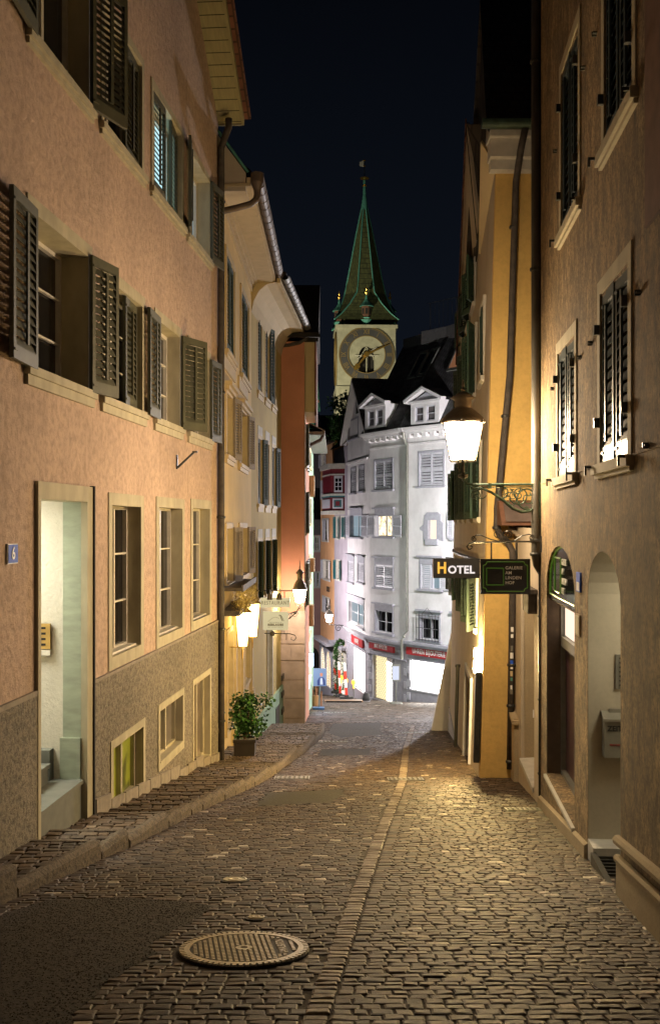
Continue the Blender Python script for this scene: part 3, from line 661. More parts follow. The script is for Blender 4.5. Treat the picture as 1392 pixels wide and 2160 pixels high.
m = MB(); m.prism([(-.0, 0, 5.17), (L2, 0, 5.17), (L2, 0, 5.2), (0, 0, 5.2)], [(0, -.50, 5.17), (L2+.05, -.46, 5.17), (L2+.05, -.46, 5.22), (0, -.50, 5.22)])
m.box(0, L2, -.08, 0, 5.08, 5.17); m.box(0, L2, -.14, -.08, 5.13, 5.17); m.box(0, L2+.05, -.52, -.44, 5.20, 5.30); m.build('eave_soffit', M['creamtrim'], h2)
def gutter(rt, x0, x1, y, z, r, mat, n=14):
    m = MB(); c_ = []
    prof = lambda x, k=1: [(x, y+r*k*cos(R(180+180*i/8)), z+r*k*sin(R(180+180*i/8))) for i in range(9)]+[(x, y+r*k*.9*cos(R(360-180*i/8)), z+r*k*.9*sin(R(360-180*i/8))+.004) for i in range(9)]
    m.prism(prof(x0), prof(x1)); 
    for i in range(1, n): x = x0+(x1-x0)*i/n; m.prism([(x-.008, a, b) for _, a, b in prof(0, 1.1)[:9]]+[(x-.008, y, z-.0)], [(x+.008, a, b) for _, a, b in prof(0, 1.1)[:9]]+[(x+.008, y, z-.0)])
    m.tube([(x0, y-r, z), (x1, y-r, z)], .012, 6); return m.build('gutter', M[mat], rt)
gutter(h2, .0, L2+.1, -.60, 5.34, .085, 'gutter', 17)
m = MB(); m.lathe(0, 0, [(.05, 5.02), (.055, 5.1), (.10, 5.22), (.10, 5.36)], 12); m.v = [(x+.0, y-.60, z) for x, y, z in m.v]; m.tube([(0, -.6, 5.05), (-.02, -.58, 4.95), (-.04, -.50, 4.88), (-.05, -.3, 4.82), (-.06, -.04, 4.76)], .05, 10); m.build('rainwater_head', M['gutter'], h2)
m = MB(); m.ext([(-.0, 5.25), (.3, 5.25), (.3, 7.2), (0, 7.2)], 0, 3)
m = MB(); m.prism([(0.02, .45, 5.1), (.02, -.42, 5.1), (.02, -.42, 5.38), (.02, -.0, 5.95), (.02, .45, 6.3)], [(.9, .45, 5.1), (.9, -.42, 5.1), (.9, -.42, 5.38), (.9, 0, 5.95), (.9, .45, 6.3)]); m.build('attic_gable', M['beige'], h2)
m = MB(); m.tube([(.0, -.46, 5.38), (.0, -.02, 5.99), (.0, .45, 6.34)], .02, 6); m.build('gable_edge', M['verdigris'], h2)
m = MB(); m.prism([(0.1, -.5, 5.4), (L2+.1, -.5, 5.4), (L2+.1, 2.5, 8), (.1, 2.5, 8)], [(0.1, -.5, 5.44), (L2+.1, -.5, 5.44), (L2+.1, 2.5, 8.04), (.1, 2.5, 8.04)]); m.build('roof', M['tiles'], h2)
# canopy strip with dried twigs
cn = root('twig_planter', 'long planter of dried golden twigs on the restaurant canopy', 'planter'); cn.location = (F2.A.x, F2.A.y, -1.5); cn.rotation_euler = (0, 0, F2.rz); OFF[cn.name] = Vector((0, 0, -1.5))
xa, xb = .3, X2(543, .38)
m = MB(); m.box(xa, xb, -.34, -.0, -1.05, -1.0); m.box(xa, xb, -.36, -.33, -1.06, -.96); m.box(xa, xb, -.30, -.02, -1.44, -1.36); m.build('shelf', M['pipe'], cn)
m = MB(); random.seed(3)
for i in range(1500):
    x = random.uniform(xa, xb); y = -random.uniform(.18, .38); z = random.uniform(-1.40, -1.08); a = Vector((random.gauss(0, 1), random.gauss(0, .7)-.4, random.gauss(0, 1))).normalized()*random.uniform(.04, .10); n_ = Vector((random.gauss(0, 1), random.gauss(0, 1), random.gauss(0, 1))).normalized()*.007
    p = Vector((x, y, z)); m.poly([p-n_, p+n_, p+a+n_*.4, p+a-n_*.4])
m.build('twigs', M['twig'], cn)
# tapered yellow lanterns
def taper_lantern(px, pyt, pyb, d, label):
    t, b = P(px, pyt, d), P(px, pyb, d); o = root('wall_lantern', label, 'wall lantern', b, 0, 'tapered restaurant lanterns'); h = t.z-b.z; wt, wb = .125, .07
    rot = R(8)
    sq = lambda r, z, k=1: [(cos(R(45+90*i)+rot)*r*1.414, sin(R(45+90*i)+rot)*r*1.414, z) for i in range(4)]
    OFF[o.name] = Vector((0, 0, 0)); m = MB(); m.prism(sq(wb, 0), sq(wt, h)); m.build('glass', M['yellowglow'], o)
    m = MB(); A, B = sq(wb+.006, 0), sq(wt+.006, h)
    for i in range(4): m.tube([A[i], B[i]], .009, 5); m.tube([A[i], A[(i+1) % 4]], .009, 5); m.tube([B[i], B[(i+1) % 4]], .011, 5)
    m.build('frame', M['brass'], o)
    m = MB(); m.prism(sq(wt+.035, h), sq(wt*.35, h+.09)); m.prism(sq(wt*.3, h+.09), sq(wt*.2, h+.13)); m.build('cap', M['brass'], o)
    m = MB(); m.tube([(0, 0, h+.13), (0, 0, h+.17), (-.25, .05, h+.16)], .012, 6); m.tube([(0, 0, 0), (0, 0, -.22)], [.02, .012], 6); m.tube([(0, 0, -.02), (-.22, .04, -.02)], .012, 6); m.build('bracket', M['brass'], o); return o
taper_lantern(512, 1290, 1363, 18.1, 'near tapered yellow lantern on the restaurant wall')
taper_lantern(533, 1272, 1343, 20.4, 'far tapered yellow lantern on the restaurant wall, right of its twin')
# ------------------------------------------------------------------ ochre house with dark green shutters
F3 = Facade(-1.684, 22.6, -1.324, 28.6); X3 = F3.x; L3 = F3.L
h3 = F3.root('ochre_house', 'ochre house with dark green shutters and a curved cove eave', 'house', -5.6)
cols3 = [(543, 553.5), (559, 568.5), (573, 581.5)]; rows3 = [(1.20*2.45, 4.45), (.42, 1.85), (-1.45, -.30)]
hs = []; wl = []
for ri, (za, zb_) in enumerate(((3.05, 4.75), (.50, 1.92), (-1.6, -.42))):
    for ci, (pa, pb) in enumerate(cols3): q = (X3(pa), X3(pb), za-.05, zb_+.1); hs.append(inn(q)); wl.append((q, ri, ci))
gf3 = [(X3(563), X3(574), -4.6, -2.3)]
m = MB(); wall_grid(m, 0, L3, -6.2, 5.2, hs+[inn(q) for q in gf3], 0, .2); shell(m, 0, L3, -6.2, 5.2, 4); m.build('wall', M['ochre'], h3)
for q, ri, ci in wl:
    lv = [(-1, 178), (1, 178)] if (ri+ci) % 2 == 0 else [(-1, 178), (1, 12, .3)]
    wn_ = window(h3, *q, fr=.09, depth=.2, out=.01, sill=.18, leaves=lv if ri < 2 else [(-1, 20, .36), (1, 178)], sh='darkgreen', mat='creamtrim', n=20)
    m = MB(); m.box(q[0]+.05, q[1]-.05, -.012, 0, q[3], q[3]+.2); m.build('head_stone', M['palestone'], wn_)
window(h3, *gf3[0], fr=.1, cols=1, rows=1, depth=.3, mat='palestone', pane='dark')
m = MB(); m.box(0, L3, -.06, 0, -6, -4.35); m.build('plinth', M['mint'], h3)
m = MB(); m.box(X3(577), X3(584), -.075, -.06, -5.3, -4.7); m.build('vent_grille', M['iron'], h3)
m = MB()
for zk in (-4.1, -4.55, -5.0): m.box(L3-.55, L3, -.09, -.06, zk-.08, zk+.06)
m.build('corner_bands', M['iron'], h3)
m = MB(); prof = [(0, 4.55), (-.06, 4.8), (-.17, 5.0), (-.33, 5.13), (-.55, 5.18)]
for i in range(4): m.poly([(0.02, prof[i][0], prof[i][1]), (L3, prof[i][0], prof[i][1]), (L3, prof[i+1][0], prof[i+1][1]), (.02, prof[i+1][0], prof[i+1][1])])
m.box(0, L3, -.62, -.55, 5.16, 5.26)
m.prism([(.02, a, b) for a, b in prof]+[(.02, 0, 5.18)], [(.0, a, b) for a, b in prof]+[(.0, 0, 5.18)]); m.prism([(L3, a, b) for a, b in prof]+[(L3, 0, 5.18)], [(L3+.02, a, b) for a, b in prof]+[(L3+.02, 0, 5.18)])
cv = m.build('cove_eave', M['covecream'], h3)
gutter(h3, 0, L3+.1, -.72, 5.30, .09, 'greypipe', 15)
m = MB(); m.tube([(L3+.08, -.72, 5.25), (L3+.08, -.68, 5.05), (L3+.07, -.5, 4.92), (L3+.06, -.2, 4.85), (L3+.05, .25, 4.8)], .06, 8); m.build('gutter_outlet', M['pipe'], h3)
m = MB(); m.prism([(-.02, -.1, 5.3), (-.02, -.72, 5.32), (-.02, -.5, 5.62), (-.02, -.1, 6.0)], [(.12, -.1, 5.3), (.12, -.72, 5.32), (.12, -.5, 5.62), (.12, -.1, 6.0)])
m.prism([(0, -.75, 5.34), (L3+.1, -.75, 5.34), (L3+.1, 2.5, 7.0), (0, 2.5, 7.0)], [(0, -.75, 5.38), (L3+.1, -.75, 5.38), (L3+.1, 2.5, 7.05), (0, 2.5, 7.05)]); m.build('roof', M['tiles'], h3)
# ------------------------------------------------------------------ salmon house, end wall towards us
FS = Facade(-2.6, 28.62, -.695, 28.62); h4 = FS.root('salmon_house', 'salmon pink house end wall with a stone block base and dark roof', 'house', -5.9); LS = FS.L
m = MB(); zt = 5.6; m.box(0, LS, 0, 6.4, -6.5, zt); m.build('wall', M['salmon'], h4)
m = MB(); random.seed(5); z = -6.3
while z < -2.95:
    hh = random.uniform(.42, .55); x = .6
    while x < LS: ww = random.uniform(.6, .95); m.box(x+.014, min(x+ww, LS+.03)-.014, -.06-random.uniform(0, .012), 0, z+.014, min(z+hh, -2.75)-.014); x += ww
    z += hh
m.box(.6, LS+.02, -.03, 0, -6.3, -2.8); m.ext([(LS-.75+.0, -2.78)]+[(LS+.02-.9*cos(R(a)), -2.78+.42*sin(R(a))) for a in range(10, 91, 10)]+[(LS+.02, -2.78)], -.035, 0)
m.build('stone_base', M['palestone'] if False else simple('pinkish_stone', (.40, .31, .25), .85, 0, .2, 3, .3), h4)
m = MB(); m.box(-3, LS+.38, -.0, 4, 4.95, 5.1); m.prism([(-3, -.2, 5.1), (LS+.38, -.2, 5.1), (LS+.40, 3, 7.1), (-3, 3, 7.1)], [(-3, -.2, 5.16), (LS+.38, -.2, 5.16), (LS+.40, 3, 7.16), (-3, 3, 7.16)]); m.prism([(LS+.38, -.2, 5.1), (LS+.38, 3, 5.1), (LS+.4, 3, 7.1)], [(LS+.40, -.2, 5.1), (LS+.40, 3, 5.1), (LS+.35, 3, 7.1)]); m.box(-3, LS+.42, -.32, -.2, 5.02, 5.14); m.build('roof', M['tiles'], h4)
m = MB(); x0 = LS+.02; x1 = (664-CX)/FPX*29.2+2.6-.0; z0, z1 = (CY-873)/FPX*29.2, 4.95; m.box(x0-.2, x1, .1, 3.2, z0, z1); m.build('jettied_bay', M['covecream'], h4)
m = MB(); m.box(x1, x1+.05, .05, 3.3, z0-.1, z1); m.build('tile_edge', M['redtile'], h4)
F5 = Facade(-.693, 28.64, -.80, 35); m = MB()
for zc in (-3.1, -.6, 1.2, 3.0, -1.9):
    a = Facade(-.693, 28.64, -.80, 35); m2 = MB()
def on(F, rt, name, mat, boxes):
    """boxes given in facade F's own frame, added to house rt"""
    m = MB()
    for b in boxes: m.box(*b)
    o = m.build(name, M[mat], rt, off=(0, 0, 0)); o.parent = None
    return o
h4b = F5.root('narrow_cream_house', 'narrow cream house front squeezed past the salmon end wall', 'house', -6)
m = MB(); wall_grid(m, 0, F5.L, -7, 4.6, [(1+k*1.9, 1.8+k*1.9, z, z+1.1) for k in range(3) for z in (-2.2, -.2, 1.7)], -.02, .15); m.build('wall', M['covecream'], h4b)
for k in range(3):
    for z in (-2.2, -.2, 1.7): window(h4b, 1+k*1.9-.06, 1.8+k*1.9+.06, z-.05, z+1.15, fr=.08, sill=.08, depth=.15, leaves=[(-1, 10, .35), (1, 10, .35)], sh='olive', mat='creamtrim', n=12)
# mint house
F6 = Facade(-.80, 35, -.72, 46); h6 = F6.root('mint_house', 'narrow mint green house front with a blue lit shop below', 'house', -6.4); L6 = F6.L
ws = []
for (pa, pb, yt, yb) in ((651.5, 655, 945, 985), (651.5, 655, 1045, 1105), (651.5, 655, 1170, 1225), (650.5, 654, 1272, 1305)):
    a, b = F6.x(pa), F6.x(pb); ws.append((a, b, F6.z((pa+pb)/2, yb), F6.z((pa+pb)/2, yt)))
shp = (F6.x(648), F6.x(655.5), -6.0, -4.15)
m = MB(); wall_grid(m, 0, L6, -8.4, 3.0, [inn(q) for q in ws]+[inn(shp)], 0, .2); shell(m, 0, L6, -8.4, 3.0, 2); m.build('wall', M['mint'], h6)
for q in ws: window(h6, *q, fr=.12, sill=.1, depth=.15, mat='creamtrim')
window(h6, *shp, fr=.08, cols=2, rows=1, depth=.12, pane='blueshop', mat='creamtrim')
m = MB(); m.box(-.1, L6*.85, -.62, 0, 2.95, 3.06); m.prism([(-.1, -.62, 3.06), (L6*.85, -.62, 3.06), (L6*.85, 2, 4.4), (-.1, 2, 4.4)], [(-.1, -.62, 3.1), (L6*.85, -.62, 3.1), (L6*.85, 2, 4.45), (-.1, 2, 4.45)]); m.build('roof_eave', M['greypipe'], h6)
m = MB(); m.tube([(.1, -.6, 3.0), (.08, -.5, 2.8), (.06, -.15, 2.62), (.05, -.05, 2.5)], .06, 8); m.build('gutter_outlet', M['pipe'], h6)
m = MB(); m.box(-.05, .6, -.28, 0, -1.1-.5, -.65-.5); m.box(-.05, .5, -.28, 0, .9, 1.6); m.box(-.05, .5, -.25, 0, -3.4, -2.7); m.build('blind_box', M['creamtrim'], h6)
ns = root('neon_sign', 'small glowing blue and white sign at the mint house shop', 'shop sign', P(653.5, 1392, 36)); m = MB(); m.box(-.12, .12, -.06, .06, -.22, .22); m.build('lit_face', M['neon'], ns); m = MB(); m.box(-.14, .14, .06, .09, -.24, .24); m.box(-.3, -.1, .06, .08, -.02, .02); m.build('housing', M['iron'], ns)
# ------------------------------------------------------------------ pale corner building at the end of the street
def wpanes(): pass
NS = [F_ for F_ in ()]
FM_ = Facade(3.69, 50, 3.69+.8*6.2, 50-6.2); FC_ = Facade(2.02, 53.3, 3.69, 50); FL_ = Facade(.98, 59.1, 2.02, 53.3)
zbW = -9.4
hw_ = root('corner_building', 'pale grey white corner building with dormers and jewellery shops below', 'building', (2.9, 51.6, zbW))
def sub(F, name, mat, mb, parent):      # a mesh drawn in facade F's frame, placed as a child of a thing standing elsewhere
    pr = parent
    if name in SPLIT and not getattr(mb, 'one', False):
        for v_, f_ in islands(mb.v, mb.f): k = MB(); k.one = True; k.v, k.f = v_, f_; res = sub(F, SPLIT[name], mat, k, parent)
        return res
    me = bpy.data.meshes.new(name); e, n = F.e, Vector((-F.e.y, F.e.x)); A = F.A
    o_ = OFFW[pr.name]; vv = []
    for x, y, z in mb.v: q = A+e*x+n*y; vv.append((q.x-o_.x, q.y-o_.y, z-o_.z))
    me.from_pydata(vv, [], mb.f); me.materials.append(M[mat] if isinstance(mat, str) else mat); me.update(); o = bpy.data.objects.new(name, me); COL.objects.link(o); o.parent = pr; OFFW[o.name] = o_; return o
OFFW = {hw_.name: Vector((2.9, 51.6, zbW))}
def swin(F, par, x0, x1, z0, z1, kind='closed', fr=.10, lint=True, mat='greystone', pane='glass', sh='whiteshut', n=10, rows=2, lw=None, side='both', sash='whiteshut', depth=.18, sill=True):
    a, b, c, d = x0+fr, x1-fr, z0, z1-fr; m = MB()
    m.box(x0, a, -.03, depth, z0, z1); m.box(b, x1, -.03, depth, z0, z1); m.box(a, b, -.03, depth, d, z1)
    if lint: m.box(x0, x1, -.03, 0, z1, z1+.22); m.box(x0-.12, x1+.12, -.14, 0, z1+.22, z1+.30)
    wn_ = sub(F, 'window', mat, m, par)
    if sill: m = MB(); m.box(x0-.1, x1+.1, -.12, depth, z0-.09, z0); sub(F, 'sill', mat, m, wn_)
    def lf(xa, xb, y): 
        m = MB(); t = .05; m.box(xa, xa+t, y, y+.035, c, d); m.box(xb-t, xb, y, y+.035, c, d); m.box(xa+t, xb-t, y, y+.035, c, c+.1); m.box(xa+t, xb-t, y, y+.035, d-.1, d); m.box(xa+t, xb-t, y+.004, y+.03, (c+d)/2-.03, (c+d)/2+.03)
        for i in range(n):
            z = c+.1+(d-c-.2)*(i+.5)/n; dz = (d-c-.2)/n*.40; m.prism([(xa+t, y, z-dz), (xb-t, y, z-dz), (xb-t, y+.008, z-dz)], [(xa+t, y+.026, z+dz), (xb-t, y+.026, z+dz), (xb-t, y+.034, z+dz)]) if False else m.poly([(xa+t, y, z-dz), (xb-t, y, z-dz), (xb-t, y+.03, z+dz), (xa+t, y+.03, z+dz)])
        return sub(F, 'shutter', sh, m, wn_)
    mid = (a+b)/2; w_ = lw or (b-a)/2
    if kind == 'closed': lf(a, mid-.003, .0); lf(mid+.003, b, .0)
    if kind == 'half': lf(a, mid-.003, .0); lf(b, b+w_, -.08)
    if kind == 'open':
        if side in ('both', 'l'): lf(a-w_-.02, a-.02, -.08)
        if side in ('both', 'r'): lf(b+.02, b+.02+w_, -.08)
    m = MB(); yf = depth-.06; s_ = .045
    m.box(a, a+s_, yf, yf+.05, c, d); m.box(b-s_, b, yf, yf+.05, c, d); m.box(mid-.05, mid+.05, yf-.01, yf+.05, c, d); m.box(a, b, yf+.001, yf+.049, d-s_, d); m.box(a, b, yf+.001, yf+.049, c, c+s_*1.3)
    for r in range(1, rows): z = c+(d-c)*r/rows; m.box(a, b, yf+.01, yf+.04, z-.015, z+.015)
    sub(F, 'frame', sash if kind != 'closed' else 'greystone', m, wn_); m = MB(); m.poly([(a, yf+.045, c), (b, yf+.045, c), (b, yf+.045, d), (a, yf+.045, d)]); sub(F, 'pane', pane, m, wn_); return wn_
def R4(F, xa, xb, yt, yb, xm=None): xm = xm or (xa+xb)/2; return (F.x(xa), F.x(xb), F.z(xm, yb), F.z(xm, yt))
WZ = 4.35
FCW = [(R4(FC_, 789, 830, 968, 1033), 'closed', 'glass', False), (R4(FC_, 791, 831, 1083, 1132), 'open', 'warmlit', True), (R4(FC_, 790, 830, 1187, 1240), 'closed', 'glass', True), (R4(FC_, 790, 830, 1285, 1335), 'none', 'glass', True)]
FMW = [(R4(FM_, 882, 938, 950, 1025), 'closed', 'glass', False), (R4(FM_, 954, 985, 1075, 1136), 'openl', 'bluelit', True), (R4(FM_, 885, 932, 1186, 1243), 'half', 'curtlit', True), (R4(FM_, 883, 929, 1300, 1350), 'none', 'glass', True), (R4(FM_, 955, 985, 1305, 1352), 'none', 'glass', True)]
FLW = [(R4(FL_, 740, 751, 985, 1040), 'closed', 'glass', False), (R4(FL_, 757, 769, 980, 1036), 'closed', 'glass', False), (R4(FL_, 739, 765, 1083, 1133), 'open', 'curtlit', True), (R4(FL_, 733.6, 747, 1180, 1228), 'closed', 'glass', True), (R4(FL_, 754, 769, 1183, 1228), 'closed', 'glass', True), (R4(FL_, 735, 768, 1268, 1318), 'none', 'curtlit', True),
       (R4(FL_, 737, 756, 882, 925), 'openl', 'glass', False)]
shpL, shpC, shpM = R4(FL_, 749, 771, 1372, 1455, 760), (FC_.x(788), FC_.x(829), FC_.z(808, 1477), FC_.z(808, 1385)), (FM_.x(866), FM_.x(958), FM_.z(910, 1461), FM_.z(910, 1398))
midw = (FM_.x(903), FM_.x(921), FM_.z(912, 1137), FM_.z(912, 1097))
for F, wl_, extra, mb_ in ((FC_, FCW, [shpC], 0), (FM_, FMW, [shpM, midw], 0), (FL_, FLW, [shpL], 0)):
    zc = F.z([0, 0][0] or (808 if F is FC_ else 910 if F is FM_ else 760), 1352 if F is FC_ else 1363 if F is FM_ else 1338)
    allh = [inn(q[0]) for q in wl_]+extra
    m = MB(); wall_grid(m, 0, F.L, zc, WZ, allh, 0, .16)
    if F is FL_: m.poly([(0, 0, WZ), (F.L, 0, WZ), (F.L, 0, 4.7), (F.L*.5, 0, 7.6), (0, 0, 4.7)])
    sub(F, 'wall', 'white', m, hw_)
    m = MB(); wall_grid(m, 0, F.L, -11, zc, allh, -.03, .3); sub(F, 'shop_front', 'greystone', m, hw_)
    m = MB(); m.box(-.0, F.L+.0, -.32, -.0, zc, zc+.12); m.box(0, F.L, -.2, -.0, zc-.14, zc); m.box(0, F.L, -.1, -.031, zc-.75, zc-.70); sub(F, 'shop_cornice', 'greystone', m, hw_)
    m = MB()
    for k in range(5):
        for xx in ((.0, .28), (F.L-.28, F.L)): m.box(xx[0], xx[1]-(.0 if k % 2 else .08), -.07, -.031, zc-3.9+k*.62, zc-3.9+k*.62+.33)
    sub(F, 'quoin_blocks', 'whiteshut', m, hw_)
    for q, kd, pn, li in wl_: swin(F, hw_, *q, kind='open' if kd == 'openl' else kd, side='l' if kd == 'openl' else 'both', pane=pn, lint=li)
for F, q, mt, nm in ((FL_, shpL, 'shop', 'shop_window'), (FC_, shpC, 'shopdoor', 'shop_door'), (FM_, shpM, 'shop', 'shop_window')):
    m = MB(); a, b, c, d = q; t = .06
    m.box(a-t, a, -.06, .1, c-t, d+t); m.box(b, b+t, -.06, .1, c-t, d+t); m.box(a, b, -.06, .1, d, d+t); m.box(a, b, -.06, .1, c-t, c); fw = sub(F, nm, 'whiteshut', m, hw_)
    if F is FC_:
        m = MB(); m.poly([(a, .15, c), ((a+b)/2+.1, .15, c), ((a+b)/2+.1, .15, d), (a, .15, d)]); sub(F, 'pane', mt, m, fw); m = MB(); m.poly([((a+b)/2+.1, .15, c), (b, .15, c), (b, .15, d-.35), ((a+b)/2+.1, .15, d-.2)]); sub(F, 'pane', 'shop', m, fw)
        m = MB(); k = a-2.2
        while k < b+.1:
            for s_ in (1, -1):
                xa, xb, zA, zB = (k, k+(d-c), c, d) if s_ > 0 else (k+(d-c), k, c, d)
                # clip the diagonal to the opening
                ta = 0; tb = 1; dx = xb-xa
                lo, hi = sorted(((a-xa)/dx, (b-xa)/dx)); ta, tb = max(0, lo), min(1, hi)
                if tb > ta+.02: m.tube([(xa+dx*ta, .06, zA+(zB-zA)*ta), (xa+dx*tb, .06, zA+(zB-zA)*tb)], .012, 4, False)
            k += .19
        sub(F, 'lattice_grille', 'brass', m, fw)
    else:
        m = MB(); m.poly([(a, .08, c), (b, .08, c), (b, .08, d), (a, .08, d)]); sub(F, 'pane', mt, m, fw)
        if F is FM_:
            m = MB(); random.seed(4)
            for gx, gz, nx, nz in ((.50, .66, 4, 4), (.68, .2, 6, 4), (.85, .16, 6, 5), (.37, .35, 3, 2), (.80, .72, 5, 2)):
                for i in range(nx):
                    for j in range(nz): 
                        x = a+(b-a)*gx+i*.11+(j % 2)*.055; z = c+(d-c)*gz+j*.07
                        if x < b-.05 and z < d-.04: m.poly([(x-.03, .07, z), (x, .07, z-.022), (x+.03, .07, z), (x, .07, z+.022)])
            sub(F, 'display_trays', 'iron', m, fw)
def wsign(F, xa, xb, yt, yb, txt, size, sx_=.6):
    a, b = F.x(xa), F.x(xb); xm = (xa+xb)/2; z0, z1 = F.z(xm, yb), F.z(xm, yt); m = MB(); m.box(a, b, -.14, -.02, z0, z1); s_ = sub(F, 'fascia_sign', 'red', m, hw_)
    n = Vector((-F.e.y, F.e.x)); q = F.A+F.e*((a+b)/2)-n*.15; o = text(txt, (z1-z0)*size, M['whitetext'], s_, (0, 0, 0), (pi/2, 0, F.rz), sx_=sx_, bold=.006, sp=1.12); o.location = Vector((q.x, q.y, (z0+z1)/2))-OFFW[s_.name]
wsign(FL_, 746, 769.5, 1344, 1361, 'BIJOUTERIE', .70, .62); wsign(FC_, 783, 834, 1357, 1372, 'MAX AFFOLTER', .85, .55); wsign(FM_, 861, 958, 1369, 1386, 'UHREN BIJOUTERIE', .85, .72)
m = MB(); a, b, c, d = midw; random.seed(8)
ring = [(a-.28, c-.12), (a-.32, c+.35), (a-.52, c+.42), (a-.55, d-.35), (a-.3, d-.2), (a-.24, d+.2), (a-.05, d+.36), (b+.1, d+.36), (b+.26, d+.25), (b+.25, d-.02), (b+.42, d-.15), (b+.45, c-.1)]
m.ext([(a, c), (a, d)]+[(a-.24, d+.2), (a-.3, d-.2), (a-.55, d-.35), (a-.52, c+.42), (a-.32, c+.35), (a-.28, c-.12)], -.03, .15); m.ext([(b, c), (b+.45, c-.1), (b+.42, d-.15), (b+.25, d-.02), (b+.26, d+.25), (b, d+.1)], -.032, .15); m.ext([(a, d), (b, d), (b, d+.1), (b+.26, d+.25), (b+.1, d+.36), (a-.05, d+.36), (a-.24, d+.2)], -.034, .15); m.box(a-.12, b+.12, -.1, .1, c-.28, c)
wn_ = sub(FM_, 'window', 'greystone', m, hw_); m = MB(); m.poly([(a, .14, c), (b, .14, c), (b, .14, d), (a, .14, d)]); sub(FM_, 'pane', 'pinklit', m, wn_)
m = MB(); a, b, c, d = FMW[3][0]
for i in range(8): x = a-.02+(b-a+.04)*i/7; m.tube([(x, -.16, c-.05), (x, -.16, d+.1)], .012, 4)
for z in (c, (c+d)/2, d+.02): m.tube([(a-.05, -.16, z), (b+.05, -.16, z)], .012, 4)
cx_ = (a+b)/2; m.tube([(cx_-.35, -.16, d+.1), (cx_-.15, -.16, d+.25), (cx_, -.16, d+.4), (cx_+.15, -.16, d+.25), (cx_+.35, -.16, d+.1)], .012, 4); sub(FM_, 'window_grille', 'iron', m, hw_)
# cornice with dentils, pipe, roof, dormers
for F in (FC_, FM_):
    m = MB(); m.box(-.2, F.L+.15, -.40, .0, WZ+.0, WZ+.10); m.box(-.15, F.L+.1, -.30, .0, WZ-.12, WZ-.0); m.box(0, F.L, -.06, 0, WZ-.62, WZ-.52)
    n = int(F.L/.55)
    for i in range(n): m.box(.1+i*.55, .38+i*.55, -.26, 0, WZ-.30, WZ-.12)
    m.box(-.22, F.L+.17, -.46, -.38, WZ+.08, WZ+.18); sub(F, 'eave_cornice', 'white', m, hw_)
    m = MB(); ft = F.L+(2 if F is FM_ else 0)
    m.poly([(-.2, -.42, WZ+.17), (ft, -.42, WZ+.17), (ft, 2.4, WZ+4.9), (-.2-(.0 if F is FM_ else .6), 2.4, WZ+4.9)]); sub(F, 'roof', 'slate', m, hw_)
    m = MB(); m.box(-1.5 if F is FM_ else -.6, ft+2, 2.3, 2.7, WZ+4.6, WZ+5.25); sub(F, 'terrace_parapet', simple('dark_parapet', (.09, .085, .08)), m, hw_)
m = MB()
for i in range(30): x = -1+i*.3; m.tube([(x, 2.45, WZ+5.2), (x, 2.45, WZ+6.6)], .02 if i % 6 == 0 else .008, 4)
m.tube([(-1.2, 2.45, WZ+6.6), (9, 2.45, WZ+6.6)], .02, 4); sub(FM_, 'terrace_railing', 'iron', m, hw_)
for k, (F, xa, xb, lit) in enumerate(((FM_, 902, 938, 'orangesky'), (FM_, 942, 975, 'orangesky'), (FC_, 825, 845, 'glass'), (FC_, 848, 868, 'glass'))):
    x0 = F.x(xa)*.9+.2; x1 = x0+.85; y0, y1 = 1.15, 2.0; zr = lambda y: WZ+.17+(y+.42)*4.73/2.82
    if F is FC_: x0 = 1.7+.95*(k-2); x1 = x0+.8
    m = MB(); q = .07
    for (a, b, ya, yb) in ((x0, x1, y0, y0+.08), (x0, x1, y1-.08, y1), (x0, x0+q, y0, y1), (x1-q, x1, y0, y1)): m.prism([(a, ya-.06, zr(ya)+.03), (b, ya-.06, zr(ya)+.03), (b, yb-.06, zr(yb)+.03), (a, yb-.06, zr(yb)+.03)], [(a, ya, zr(ya)), (b, ya, zr(ya)), (b, yb, zr(yb)), (a, yb, zr(yb))])
    s_ = sub(F, 'roof_window', 'greymetal', m, hw_); m = MB(); m.poly([(x0+q, y0-.02, zr(y0)+.01), (x1-q, y0-.02, zr(y0)+.01), (x1-q, y1-.02, zr(y1)+.01), (x0+q, y1-.02, zr(y1)+.01)]); sub(F, 'pane', lit, m, s_)
